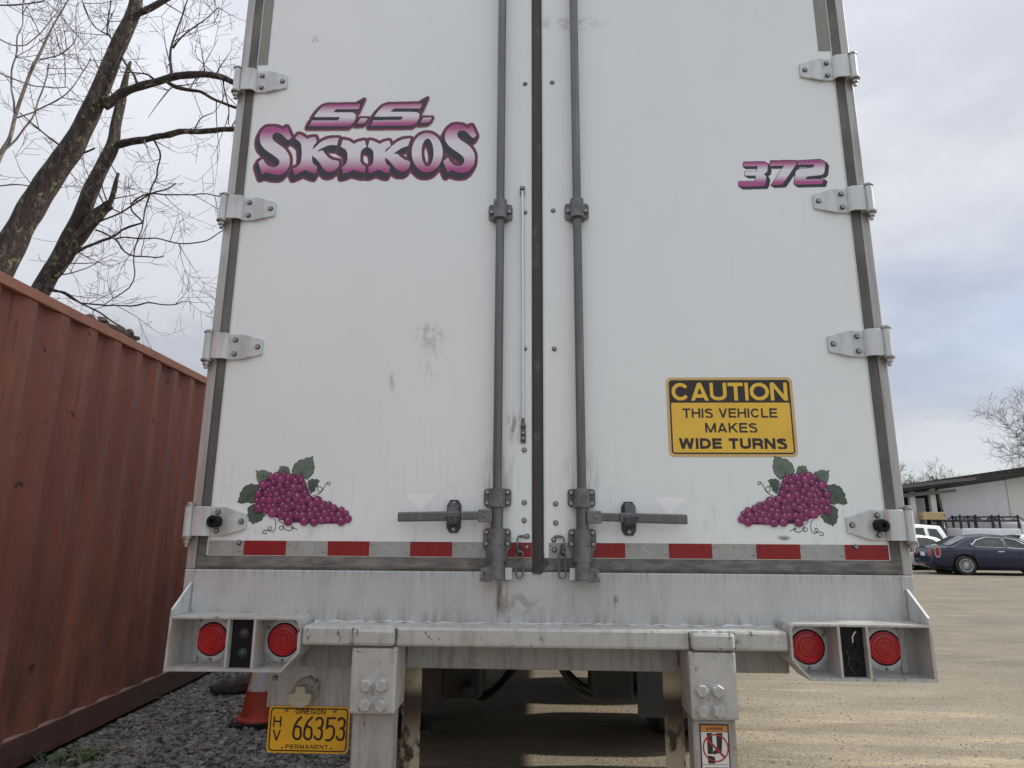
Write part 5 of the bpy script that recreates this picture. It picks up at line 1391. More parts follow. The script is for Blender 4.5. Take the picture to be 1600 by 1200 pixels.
# broken boards and moss on the container roof
q = P(183, 500, Z=2.80)
Db = thing('roof_debris', 'pile of broken weathered bark and wood on the container roof edge', 'debris', (q[0] - .07, q[1] + .0, 2.70), 0.06)
random.seed(12)
for i in range(13):
    mb = MB(); l, w, h = random.uniform(.08, .20), random.uniform(.03, .08), random.uniform(.015, .04)
    a = random.uniform(-.5, .5); cx_, cy_ = random.uniform(-.06, .06), -.22 + i * .045; cz_ = .035 + (i % 3) * .016 + (.03 if i > 9 else 0)
    R3 = Matrix.Rotation(a, 3, 'Z') @ Matrix.Rotation(random.uniform(-.35, .35), 3, 'X')
    vs = [Vector((cx_, cy_, cz_)) + R3 @ Vector((sx * w / 2 * random.uniform(.4, 1.2), sy * l / 2 * random.uniform(.6, 1.2), sz * h / 2 * random.uniform(.5, 1.5))) for sz in (-1, 1) for sx, sy in ((-1, -1), (1, -1), (1, 1), (-1, 1))]
    mb.hexa(vs); obj('wood_chunk', mb, M['wood'] if i % 3 else M['bark'], Db, .004)

# ------------------------------------------------------------------ traffic cone, log
cp = P(407, 1112, Z=0.13)
Tc = thing('traffic_cone', 'dirty orange traffic cone with scuffed white band on the gravel beside the container', 'traffic cone', (cp[0], cp[1], gz(cp[0], cp[1]) - .012), .3)
mb = MB(); mb.prism([(x, y) for x, y in rrect(-.185, .185, -.185, .185, .04)], .012, .045, 2); obj('base', mb, M['module'], Tc, .006)
mb = MB(); mb.lathe((0, 0, 0), (0, 0, 1), [(.165, .0455), (.160, .058), (.138, .066), (.126, .10), (.104, .235)], 32); obj('cone_body', mb, M['cone'], Tc)
mb = MB(); mb.lathe((0, 0, 0), (0, 0, 1), [(.1042, .2352), (.0815, .405), (.080, .4052)], 32); obj('reflective_band', mb, M['coneband'], Tc)
mb = MB(); mb.lathe((0, 0, 0), (0, 0, 1), [(.0802, .4056), (.042, .69), (.036, .70), (.028, .69)], 32); obj('cone_tip', mb, M['cone'], Tc)
a, b = P(330, 1080, Z=.16), P(410, 1062, Z=.16)
mb = MB(); pts = []
for i in range(12):
    t = i / 11; p = Vector(a).lerp(Vector(b) + Vector((.9, .5, 0)) * .3, t); pts.append((p.x, p.y, gz(p.x, p.y) + .06 + .01 * math.sin(i * 2.1)))
mb.tube(pts, [.03, .055, .07, .078, .072, .080, .075, .08, .07, .075, .06, .03], 10)
tag(obj('rotten_log', mb, M['log']), 'dark rotten log lying on the gravel behind the traffic cone', 'log')

# ------------------------------------------------------------------ crushed rock
def rock_mesh(name, pts_fn, count, seed, r0, r1, material, keep):
    rnd = np.random.RandomState(seed)
    ico = [(0, 0, 1)] + [(.894 * math.cos(2 * PI * i / 5), .894 * math.sin(2 * PI * i / 5), .447) for i in range(5)] + [(.894 * math.cos(2 * PI * (i + .5) / 5), .894 * math.sin(2 * PI * (i + .5) / 5), -.447) for i in range(5)] + [(0, 0, -1)]
    ico = np.array(ico)
    fc = []
    for i in range(5):
        j = (i + 1) % 5
        fc += [(0, 1 + i, 1 + j), (1 + i, 6 + i, 1 + j), (1 + j, 6 + i, 6 + j), (11, 6 + j, 6 + i)]
    fc = np.array(fc)
    V_, F_ = [], []
    n = 0
    for _ in range(count):
        x, y = pts_fn(rnd)
        if not keep(x, y, rnd): continue
        r = r0 + (r1 - r0) * rnd.rand() ** 2.2
        v = ico * (1 + rnd.uniform(-.32, .32, (12, 1))) * r * np.array([rnd.uniform(.8, 1.35), rnd.uniform(.7, 1.1), rnd.uniform(.45, .8)])
        a = rnd.uniform(0, 2 * PI); c, s = math.cos(a), math.sin(a)
        tl = rnd.uniform(-.5, .5); ct, st = math.cos(tl), math.sin(tl)
        v = np.stack([v[:, 0], ct * v[:, 1] - st * v[:, 2], st * v[:, 1] + ct * v[:, 2]], 1)
        v = np.stack([c * v[:, 0] - s * v[:, 1], s * v[:, 0] + c * v[:, 1], v[:, 2]], 1)
        V_.append(v + np.array([x, y, gz(x, y) + r * .22])); F_.append(fc + 12 * n); n += 1
    me = bpy.data.meshes.new(name); me.from_pydata(np.concatenate(V_).tolist(), [], np.concatenate(F_).tolist())
    me.materials.append(material); me.update()
    o = link(name, me); o['kind'] = 'stuff'
    return o
def gp(rnd):
    return rnd.uniform(-3.0, -0.75), 1.2 + 5.8 * rnd.rand() ** 1.25
def gk(x, y, rnd):
    if x < -2.80 - .06 * (y - .6) + .02: return False
    return rnd.rand() < min(1.0, max(0.0, (-0.85 - x + .35 * mnoise.noise((x * 1.3, y * 1.3, 0))) / .75))
o = rock_mesh('crushed_gravel', gp, 30000, 5, .006, .027, M['stone'], gk)
o['label'] = 'dark crushed rock covering the ground between container and trailer'
def pp(rnd):
    return 0.3 + 7.5 * rnd.rand() ** 1.2, 1.5 + 9 * rnd.rand() ** 1.6
o = rock_mesh('scattered_pebbles', pp, 9000, 6, .0022, .0080, M['pebble'], lambda x, y, r: True)
o['label'] = 'small pebbles scattered over the tan dirt yard'

# weeds and straw at the foot of the container
random.seed(21)
wp = P(112, 1188, Z=.12)
mb = MB()
for i in range(46):
    a = random.uniform(0, 2 * PI); l = random.uniform(.04, .11); x, y = wp[0] + random.uniform(-.14, .14), wp[1] + random.uniform(-.10, .10); z = gz(x, y)
    dx, dy = math.cos(a) * l, math.sin(a) * l; wx, wy = -math.sin(a) * l * .16, math.cos(a) * l * .16
    mb.add([(x, y, z), (x + dx * .5 + wx, y + dy * .5 + wy, z + l * .6), (x + dx, y + dy, z + l * .55), (x + dx * .5 - wx, y + dy * .5 - wy, z + l * .55)], [(0, 1, 2, 3)])
o = obj('weed_patch', mb, M['leaf'], recalc=False); o['kind'] = 'stuff'; o['label'] = 'low green weeds by the container base rail'
mb = MB()
for i in range(70):
    p = P(random.uniform(110, 330), random.uniform(1090, 1195), Z=.12); a = random.uniform(0, PI); l = random.uniform(.03, .12)
    z = gz(p[0], p[1]) + .030
    if p[0] < -2.83 - .06 * (p[1] - .6): continue
    mb.tube([(p[0], p[1], z), (p[0] + math.cos(a) * l * .5, p[1] + math.sin(a) * l * .5, z + .008), (p[0] + math.cos(a) * l, p[1] + math.sin(a) * l, z)], .0018, 4)
o = obj('dry_straw', mb, M['drygrass'], recalc=False); o['kind'] = 'stuff'; o['label'] = 'bits of dry straw lying on the gravel'

# ------------------------------------------------------------------ trees
def smooth_path(pts, rs, sub=4):
    n = len(pts); P3 = [Vector(p) for p in pts]; out_p, out_r = [], []
    for i in range(n - 1):
        p0, p1, p2, p3 = P3[max(0, i - 1)], P3[i], P3[i + 1], P3[min(n - 1, i + 2)]
        for k in range(sub):
            t = k / sub
            out_p.append(0.5 * ((2 * p1) + (-p0 + p2) * t + (2 * p0 - 5 * p1 + 4 * p2 - p3) * t * t + (-p0 + 3 * p1 - 3 * p2 + p3) * t ** 3))
            out_r.append(rs[i] + (rs[i + 1] - rs[i]) * t)
    out_p.append(P3[-1]); out_r.append(rs[-1])
    return out_p, out_r
def grow(mb, rnd, p, d, l, r, depth, droop=0.0, up=0.25, spread=0.75, n=5, kids=(2, 4), rmin=.0026):
    """one twig and its side twigs"""
    steps = max(3, int(l / 0.12)) if depth > 1 else 4
    steps = min(steps, 9)
    pts = [p.copy()]; d = d.normalized(); q = p.copy()
    dirs = [d.copy()]
    for i in range(steps):
        d = (d + Vector((rnd.gauss(0, .09), rnd.gauss(0, .09), rnd.gauss(0, .08) + up * .16 - droop * .12))).normalized()
        q = q + d * (l / steps); pts.append(q.copy()); dirs.append(d.copy())
    rs = [max(r * (1 - .72 * i / steps), rmin) for i in range(steps + 1)]
    mb.tube(pts, rs, n if depth > 1 else 4, 0, False)
    if depth <= 0: return
    for _ in range(rnd.randint(*kids)):
        i = rnd.randint(1, steps); t = dirs[i]
        ax = t.orthogonal().normalized(); ax.rotate(Matrix.Rotation(rnd.uniform(0, 2 * PI), 3, t))
        nd = (t * (1 - spread * .45) + ax * spread).normalized()
        grow(mb, rnd, pts[i], nd, l * rnd.uniform(.38, .68), rs[i] * .62, depth - 1, droop, up, spread, n, kids, rmin)
def photo_path(pp, Y, jitter=0.0, rnd=None):
    o = []
    for i, (px, py) in enumerate(pp):
        y = Y + (rnd.uniform(-jitter, jitter) * .3 * min(1, i / 4) if rnd and i else 0)
        o.append(Vector(P(px, py, Y=y)))
    return o
def pxr(w, Y):     # half width in metres of something w pixels wide at that depth
    return w * 0.5 * (Y - CY + .3) / CF * 0.84
def big_tree(name, label, Y, trunk, trunk_w, limbs, twigs, seed, group, tmat='bark', base=None):
    rnd = random.Random(seed)
    pts = photo_path(trunk, Y)
    b = pts[0].copy(); dv = (pts[0] - pts[1]).normalized()
    # down to its root behind the container
    k = (b.z - 0.05) / max(.2, -dv.z) if dv.z < -.2 else 3
    root = b + dv * k * .8; root.z = 0.05
    rs = [pxr(w, Y) for w in trunk_w]
    pts = [root, (root + b) / 2 + Vector((-.12, 0, 0))] + pts; rs = [rs[0] * 1.35, rs[0] * 1.12] + rs
    t = thing(name, label, 'tree', tuple(root), 0, group)
    mb = MB(); sp_, sr = smooth_path(pts, rs, 5)
    sr = [r * (1 + .10 * mnoise.noise((p.x * 3, p.y * 3, p.z * 3))) for p, r in zip(sp_, sr)]
    mb.tube([p - root for p in sp_], sr, 14)
    obj('trunk', mb, M[tmat], t)
    mb = MB(); tw = MB()
    for pp, ww, jy in limbs:
        lp = photo_path(pp, Y, jy, rnd); lr = [pxr(w, Y) for w in ww]
        a, r_ = smooth_path(lp, lr, 5)
        a = [q + Vector((mnoise.noise(q * 3.1), mnoise.noise(q * 3.1 + Vector((9, 0, 0))), mnoise.noise(q * 3.1 + Vector((0, 9, 0))))) * .045 for q in a]
        r_ = [w * (1 + .22 * mnoise.noise(q * 7.0)) for w, q in zip(r_, a)]
        mb.tube([p - root for p in a], r_, 9)
        nsub = max(2, len(a) // 2)
        if ww[0] >= 2.5:
            for _ in range(int(nsub * twigs)):
                i = rnd.randint(2, len(a) - 1); d = (a[i] - a[i - 1]).normalized()
                ax = d.orthogonal().normalized(); ax.rotate(Matrix.Rotation(rnd.uniform(0, 2 * PI), 3, d))
                grow(tw, rnd, a[i] - root, (d * .35 + ax * .9 + Vector((0, 0, .1))), rnd.uniform(.35, 1.0), min(max(r_[i] * .4, .006), .011), 2, .1, .3)
    obj('limb', mb, M[tmat], t)
    if tw.v: obj('twigs', tw, M['twig'], t, recalc=False)['kind'] = 'stuff'
    return t, root
TG = 'bare trees behind the container'
big_tree('bare_tree', 'thickest dark leaning bare trunk behind the container with a long mossy limb', 5.0,
  [(6, 408), (34, 352), (66, 298), (95, 255), (118, 222), (152, 152), (182, 78), (208, 22), (214, -10), (222, -60)],
  [50, 48, 47, 43, 41, 36, 31, 28, 26, 22],
  [([(160, 165), (182, 152), (205, 140), (240, 128), (290, 119), (330, 121), (372, 132), (430, 150)], [21, 19, 17, 16, 15, 13, 11, 8], .25),
   ([(258, 125), (275, 136), (300, 142), (330, 152), (372, 166), (400, 172)], [8, 8, 7, 6, 6, 4], .3),
   ([(203, 30), (232, 14), (252, 2), (285, -12)], [14, 12, 11, 9], .2),
   ([(214, 133), (203, 108), (182, 78), (165, 52), (167, 28), (174, 0)], [5, 4.5, 4, 3.2, 3, 2.4], .2),
   ([(165, 55), (148, 42), (136, 22), (130, -4)], [3, 2.5, 2.2, 1.8], .2),
   ([(267, 121), (265, 92), (268, 70), (280, 45), (290, 8), (294, -8)], [6, 5, 4.5, 3.5, 2.6, 2], .2),
   ([(270, 75), (290, 52), (318, 30), (345, 12)], [4, 3.2, 2.6, 2], .3),
   ([(243, 124), (232, 116), (212, 112), (190, 113)], [5, 4, 3, 2.4], .2),
   ([(96, 230), (60, 200), (30, 175)], [4, 3, 2.2], .3),
   ([(350, 128), (355, 160), (358, 195)], [3.5, 2.6, 2], .2)], 0.40, 3, TG)
big_tree('bare_tree', 'thinner mossy bare trunk with a broken stub right of the thickest trunk', 6.2,
  [(66, 450), (88, 412), (112, 366), (128, 335), (141, 300), (160, 260), (176, 228), (181, 195), (190, 155), (197, 120), (204, 96)],
  [33, 32, 31, 30, 29, 27, 24, 22, 18, 11, 5],
  [([(176, 232), (202, 222), (240, 212), (280, 204), (325, 203), (370, 200), (420, 206)], [17, 15, 13, 12, 10, 10, 7], .3),
   ([(84, 428), (108, 395), (138, 358), (158, 334), (174, 320)], [24, 25, 25, 24, 20], .1),
   ([(150, 350), (172, 322), (182, 296), (186, 272)], [14, 11, 9, 6], .15),
   ([(72, 446), (102, 402), (122, 396), (170, 372), (222, 348)], [9, 8, 6.5, 5, 3.6], .2),
   ([(222, 348), (204, 322), (232, 304), (300, 303), (352, 303)], [3.5, 3, 3, 2.6, 2.2], .2),
   ([(140, 358), (178, 336), (235, 304), (275, 286)], [4, 3.5, 3, 2.4], .25),
   ([(178, 372), (210, 372), (250, 374), (285, 381), (320, 378), (350, 362)], [3.2, 3, 2.8, 2.6, 2.4, 2], .2),
   ([(150, 362), (180, 374), (205, 398), (240, 402), (258, 400)], [4, 3.4, 3, 2.4, 2], .2),
   ([(238, 213), (250, 238), (246, 262), (238, 290), (228, 330), (210, 400), (207, 440), (160, 475)], [4, 3.6, 3.2, 3, 2.6, 2.4, 2.2, 1.8], .2),
   ([(72, 450), (110, 462), (140, 480), (170, 500), (190, 510)], [5, 4.4, 3.8, 3.2, 2.6], .1),
   ([(80, 448), (125, 470), (195, 478), (230, 474), (270, 476), (284, 468)], [4, 3.4, 3, 2.6, 2.2, 1.8], .1),
   ([(150, 232), (120, 247), (95, 262)], [4, 3, 2.4], .2),
   ([(300, 203), (312, 186), (330, 178)], [3, 2.4, 1.6], .1)], 0.40, 9, TG)
big_tree('slender_tree', 'slender pale bare sapling at the far left above the container', 5.4,
  [(-10, 268), (4, 236), (16, 214), (26, 174), (48, 112), (62, 84), (82, 42), (104, 4), (112, -20)],
  [9, 9, 8, 7, 6, 5.5, 4, 3, 2.4],
  [([(24, 176), (18, 130), (24, 76), (32, 30), (38, -6)], [4, 3.6, 3.2, 2.8, 2.2], .2),
   ([(4, 240), (40, 200), (62, 158), (74, 100)], [4.5, 4, 3.2, 2.4], .2),
   ([(28, 184), (70, 168), (105, 145), (130, 112), (142, 90)], [3.4, 3, 2.6, 2.2, 1.8], .25),
   ([(60, 92), (90, 84), (110, 70), (120, 60)], [3, 2.6, 2.2, 1.8], .2),
   ([(-8, 10), (30, 8), (68, 0)], [4, 3.4, 2.8], .2),
   ([(-5, 110), (40, 130), (78, 138), (105, 135)], [3, 2.8, 2.5, 1.8], .3),
   ([(-5, 60), (40, 70), (90, 18)], [2.6, 2.5, 1.8], .3),
   ([(-5, 290), (40, 290), (88, 296)], [3, 2.6, 2.2], .3)], 0.6, 15, TG, 'palebark')

def far_tree(name, label, loc, h, spreadr, seed, group, n_main=7, depth=4, thick=.22, kids=(3, 4)):
    rnd = random.Random(seed)
    t = thing(name, label, 'tree', loc, 0, group)
    mb = MB(); mb.tube([(0, 0, 0), (.1, 0, h * .18), (.05, .05, h * .34)], [thick, thick * .8, thick * .6], 8); obj('trunk', mb, M['bark'], t)
    mb = MB()
    for i in range(n_main):
        a = 2 * PI * i / n_main + rnd.uniform(-.4, .4); e = rnd.uniform(.35, 1.2)
        d = Vector((math.cos(a) * math.cos(e) * spreadr, math.sin(a) * math.cos(e) * spreadr, math.sin(e)))
        grow(mb, rnd, Vector((.05, .05, h * rnd.uniform(.16, .34))), d, h * rnd.uniform(.45, .62), thick * .42, depth, 0, .3, .8, 4, kids, .008)
    obj('crown', mb, M['twig'], t, recalc=False)['kind'] = 'stuff'
    return t

# ------------------------------------------------------------------ shed at the back of the yard
BY = 31.0
gB = -0.13
def atB(px, py, Y=BY): p = P(px, py, Y=Y); return p[0], p[2]
bx0, _ = atB(1412, 800); bx1, _ = atB(1470, 800); bxc, _ = atB(1578, 800); bx2 = bxc + 9
def roofz(x):   # eaves rise to the right
    x0, z0 = atB(1420, 758); x1, z1 = atB(1600, 732)
    return z0 + max(-.6, x - x0) * (z1 - z0) / (x1 - x0)      # the bay's end of the roof runs level
Sh = thing('storage_shed', 'long white walled storage shed with dark roof edge and open bay behind the cars', 'shed', (bxc, BY, gB))
def shp(x, y, z): return (x - bxc, y - BY, z - gB)
M['shedwall'] = mat('shed_white', (0.60, 0.605, 0.61), .7, 0, [('n', (0.47, 0.475, 0.48), (.6, .6, .35), .40, .7, .7), ('n', (0.35, 0.34, 0.32), (5, 5, .5), .58, .8, .45)])
M['shedwall2'] = mat('shed_cream', (0.58, 0.57, 0.53), .7, 0, [('n', (0.45, 0.44, 0.41), (.7, .7, .5), .42, .7, .6)])
M['shedroof'] = mat('shed_roof', (0.035, 0.031, 0.029), .85, 0, [('n', (0.075, 0.068, 0.062), (3, 3, 3), .5, .7, .7)])
M['fascia'] = mat('grey_fascia', (0.125, 0.115, 0.105), .8, 0, [('n', (0.12, 0.11, 0.10), (2, 2, 4), .45, .7, .7)])
M['lumber'] = mat('yellow_lumber', (0.52, 0.41, 0.21), .7, 0, [('n', (0.40, 0.30, 0.14), (1, 5, 9), .45, .7, .7)])
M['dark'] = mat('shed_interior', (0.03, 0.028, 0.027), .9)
lean = 0.45
mb = MB()
w0 = bx1 + lean
mb.hexa([shp(w0, BY, gB), shp(bxc, BY, gB), shp(bxc, BY, roofz(bxc) - .25), shp(bx1, BY, roofz(bx1) - .25),
         shp(w0, BY + .2, gB), shp(bxc, BY + .2, gB), shp(bxc, BY + .2, roofz(bxc) - .25), shp(bx1, BY + .2, roofz(bx1) - .25)])
obj('white_wall', mb, M['shedwall'], Sh)
mb = MB(); mb.hexa([shp(bxc + .003, BY - .05, gB), shp(bx2, BY - 1.2, gB), shp(bx2, BY - 1.2, roofz(bx2) - .2), shp(bxc + .003, BY - .05, roofz(bxc) - .252),
         shp(bxc + .003, BY + .15, gB), shp(bx2, BY - 1.0, gB), shp(bx2, BY - 1.0, roofz(bx2) - .2), shp(bxc + .003, BY + .15, roofz(bxc) - .252)])
obj('side_wall', mb, M['shedwall2'], Sh)
bl = bx0 - 7
mb = MB()
xk = atB(1420, 758)[0] - .6
for xa, xb in ((bl, xk - .004), (xk, bx1 - .02), (bx1, bx2)):
    mb.hexa([shp(xa, BY - .9, roofz(xa) - .24), shp(xb, BY - .9, roofz(xb) - .24), shp(xb, BY - .9, roofz(xb) + .02), shp(xa, BY - .9, roofz(xa) + .02),
             shp(xa, BY + 9, roofz(xa) - 2.2), shp(xb, BY + 9, roofz(xb) - 2.2), shp(xb, BY + 9, roofz(xb) - 2.0), shp(xa, BY + 9, roofz(xa) - 2.0)])
obj('roof', mb, M['shedroof'], Sh)
mb = MB(); xa, xb = bx0 - 1, atB(1505, 750)[0]
mb.hexa([shp(xa, BY - .98, roofz(xa) - .20), shp(xb, BY - .98, roofz(xb) - .20), shp(xb, BY - .98, roofz(xb) - .04), shp(xa, BY - .98, roofz(xa) - .04),
         shp(xa, BY - .91, roofz(xa) - .20), shp(xb, BY - .91, roofz(xb) - .20), shp(xb, BY - .91, roofz(xb) - .04), shp(xa, BY - .91, roofz(xa) - .04)])
obj('fascia_board', mb, M['fascia'], Sh)
# ribs of the roofing seen along the eaves
for i in range(26):
    x = bx0 + i * .38
    mb = MB(); mb.box(*[v for v in (x - bxc, x - bxc + .12)], -.97, .4, roofz(x) - gB + .01, roofz(x) - gB + .07); obj('roof_rib', mb, M['shedroof'], Sh)
# lower lean-to beam over the bay
mb = MB(); a = atB(1400, 773); b = atB(1480, 766)
mb.hexa([shp(a[0], BY - .7, a[1] - .16), shp(b[0], BY - .7, b[1] - .12), shp(b[0], BY - .7, b[1] + .02), shp(a[0], BY - .7, a[1] + .02),
         shp(a[0], BY - .5, a[1] - .16), shp(b[0], BY - .5, b[1] - .12), shp(b[0], BY - .5, b[1] + .02), shp(a[0], BY - .5, a[1] + .02)])
obj('bay_beam', mb, M['fascia'], Sh)
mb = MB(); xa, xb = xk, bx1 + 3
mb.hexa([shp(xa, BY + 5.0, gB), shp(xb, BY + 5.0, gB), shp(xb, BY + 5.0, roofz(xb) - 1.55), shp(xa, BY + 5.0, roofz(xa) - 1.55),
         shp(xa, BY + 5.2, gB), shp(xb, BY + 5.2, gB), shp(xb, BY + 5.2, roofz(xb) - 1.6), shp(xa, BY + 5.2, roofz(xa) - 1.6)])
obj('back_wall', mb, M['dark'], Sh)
mb = MB(); mb.box(bl - bxc, xk - bxc - .01, 4.6, 4.8, 0, roofz(bl) - gB - 1.6); mb.box(bl - bxc, bl - bxc + .15, -.6, 4.6, 0, roofz(bl) - gB - 1.7); obj('end_wall', mb, M['shedwall'], Sh)
for px_ in (1452, 1420):
    x = atB(px_, 800)[0]; mb = MB(); mb.box(x - bxc - .13, x - bxc + .13, -.47, -.27, 0, roofz(x) - gB - .255); obj('bay_post', mb, M['shedwall2'], Sh)
x0, z0 = atB(1443, 812); x1, z1 = atB(1447, 772)
mb = MB(); q0, q1 = atB(1432, 778), atB(1447, 812)
mb.hexa([shp(q0[0], BY + .3, q0[1]), shp(q0[0] + .55, BY + .3, q0[1]), shp(q1[0], BY + .0, gB + .6), shp(q1[0] - .75, BY + .0, gB + .6),
         shp(q0[0], BY + .36, q0[1]), shp(q0[0] + .55, BY + .36, q0[1]), shp(q1[0], BY + .06, gB + .6), shp(q1[0] - .75, BY + .06, gB + .6)])
obj('leaning_sheet', mb, M['shedwall'], Sh)
a = atB(1441, 800, BY - 1.3); b = atB(1478, 812, BY - 1.3)
Lr = thing('lumber_stack', 'stack of pale yellow boards in the open shed bay', 'lumber', ((a[0] + b[0]) / 2, BY - 1.3, gB))
hw = (b[0] - a[0]) / 2; zb_ = b[1] - gB; zt_ = a[1] - gB
for i in range(4):
    z = zb_ + (zt_ - zb_) * i / 4
    mb = MB(); mb.box(-hw + .05 * (i % 2), hw - .04 * (i % 3), 0, .5, z + .003, z + (zt_ - zb_) / 4); obj('board', mb, M['lumber'], Lr, .008)
for x in (-hw * .8, hw * .8):
    mb = MB(); mb.box(x - .05, x + .05, .1, .4, 0, zb_); obj('rack_leg', mb, M['fascia'], Lr)

# ------------------------------------------------------------------ vehicles
M['glass'] = mat('car_glass', (0.045, 0.055, 0.055), .08, 0, [('n', (0.10, 0.115, 0.11), (1.3, 1.3, 1.6), .45, .7, .7)], spec=.6)
M['navycar'] = mat('navy_car_paint', (0.010, 0.012, 0.040), .20, .0, [('n', (0.014, 0.017, 0.052), (2, 2, 2), .45, .7, .6)], coat=.5, spec=.35)
M['whitecar'] = mat('white_car_paint', (0.72, 0.73, 0.74), .25, 0, [('n', (0.62, 0.63, 0.64), (1.5, 1.5, 1.5), .45, .7, .5)], coat=.5)
M['silvercar'] = mat('pale_car_paint', (0.60, 0.62, 0.63), .28, .2, coat=.5)
M['blackplastic'] = mat('black_plastic', (0.015, 0.015, 0.016), .5)
M['carchrome'] = mat('car_chrome', (0.70, 0.70, 0.71), .18, .8)
M['rimmetal'] = mat('alloy_rim', (0.50, 0.49, 0.48), .35, .5)
M['taillight'] = mat('car_tail_light', (0.30, 0.012, 0.012), .2, 0, coat=.5)
M['platewhite'] = mat('white_plate', (0.70, 0.70, 0.72), .5)
def interp(tab, x):
    for (a, *A), (b, *B) in zip(tab[:-1], tab[1:]):
        if a <= x <= b:
            t = (x - a) / (b - a) if b > a else 0
            t = t * t * (3 - 2 * t) * .5 + t * .5
            return [p + (q - p) * t for p, q in zip(A, B)]
    return list(tab[0][1:]) if x < tab[0][0] else list(tab[-1][1:])
def vehicle(name, label, cat, loc, head, L_, W_, prof, gh, belt, wx, wr, paint, side_win, group=None, rear_glass=True, tail=None, detail=False):
    """x forward, origin on the ground in the middle; prof (x,zlow,ztop); gh (x,zroof)"""
    t = thing(name, label, cat, loc, head, group)
    hl = L_ / 2; hwd = W_ / 2
    xs_ = sorted(set([-hl + L_ * (1 - math.cos(PI * i / 34)) / 2 for i in range(35)] + [w + wr * k for w in wx for k in (-1.16, -1.1, -.95, -.75, -.5, -.25, 0, .25, .5, .75, .95, 1.1, 1.16)]))
    mb = MB(); vs = []
    nsec = 11
    for x in xs_:
        zb_, zt_ = interp(prof, x)
        u = abs(x) / hl; h = hwd * (1 - .16 * u ** 5 - .05 * u ** 2)
        zm = zb_ + (zt_ - zb_) * .52
        arch = 0
        for w in wx:
            if abs(x - w) < wr * 1.15: arch = max(arch, wr + math.sqrt(max(0, (wr * 1.15) ** 2 - (x - w) ** 2)))
        sec = [(.0, zb_), (.78, zb_), (.93, zb_ + .05), (.985, zb_ + .18), (1.0, zm), (.985, zt_ - .14), (.95, zt_ - .05), (.87, zt_), (.6, zt_ + .02), (.3, zt_ + .035), (0, zt_ + .04)]
        for i, (f, z) in enumerate(sec):
            if arch and 1 <= i <= 5: z = max(z, min(arch, zt_ - .10 + .01 * i))
            vs.append((x, f * h, z))
    k = len(xs_)
    for sgn in (1, -1):
        vv = [(a, sgn * b, c) for a, b, c in vs]
        fs = [(i * nsec + j, (i + 1) * nsec + j, (i + 1) * nsec + j + 1, i * nsec + j + 1) for i in range(k - 1) for j in range(nsec - 1)]
        fs += [tuple(range(nsec)), tuple((k - 1) * nsec + j for j in reversed(range(nsec)))]
        mb.add(vv, fs, 0, True)
    body = obj('body', mb, M[paint], t, angle=50)
    # cabin
    gx = [g_[0] for g_ in gh]
    xs2 = sorted(set([gx[0] + (gx[-1] - gx[0]) * i / 26 for i in range(27)] + gx))
    mb = MB(); vs = []
    def sect(x):
        zr = interp(gh, x)[0]; zb2 = belt(x) - .03
        f = min(1, max(0, (zr - zb2) / (max(g_[1] for g_ in gh) - zb2)))
        hb = hwd * .90; ht = hwd * (.90 - .20 * f)
        return zr, zb2, hb, ht
    for x in xs2:
        zr, zb2, hb, ht = sect(x)
        for f, z in ((hb, zb2), (ht + .012, zr - .07 if zr - .07 > zb2 else zb2), (ht - .04, zr - .015), (ht * .6, zr + .008), (0, zr + .018)): vs.append((x, f, z))
    k = len(xs2)
    for sgn in (1, -1):
        mb.add([(a, sgn * b, c) for a, b, c in vs], [(i * 5 + j, (i + 1) * 5 + j, (i + 1) * 5 + j + 1, i * 5 + j + 1) for i in range(k - 1) for j in range(4)], 0, True)
    obj('cabin', mb, M[paint], t, angle=50)
    def side_pt(x, f, sgn, off):
        zr, zb2, hb, ht = sect(x); z1 = zr - .07
        return (x, sgn * (hb + (ht + .012 - hb) * f + off), zb2 + (z1 - zb2) * f)
    for sgn in (1, -1):
        for win in side_win:
            mb = MB(); c = np.mean(win, 0)
            mb.add([side_pt(x, f, sgn, .012) for x, f in win], [tuple(range(len(win)))])
            obj('side_window', mb, M['glass'], t, recalc=False)
            if detail:
                mb = MB(); pts = [side_pt(x, f, sgn, .014) for x, f in win]
                mb.tube(pts, .016, 6, 0, False, True); obj('window_trim', mb, M['carchrome'], t)
    if rear_glass:
        x0, z0 = gh[0]; x1, z1 = gh[1]
        for (a, za), (b, zb3), nm in (((x0, z0), (x1, z1), 'rear_window'), ((gh[-1][0], gh[-1][1]), (gh[-2][0], gh[-2][1]), 'windscreen')):
            nx_ = -1 if nm == 'rear_window' else 1
            mb = MB()
            q = []
            for tt, w in ((.14, .80), (.90, .66)):
                x = a + (b - a) * tt; z = interp(gh, x)[0] + .022
                q += [(x + nx_ * .012, -w * hwd, z - .006), (x + nx_ * .012, 0, z + .012), (x + nx_ * .012, w * hwd, z - .006)]
            mb.add(q, [(0, 1, 4, 3), (1, 2, 5, 4)], 0, True); obj(nm, mb, M['glass'], t, recalc=False)
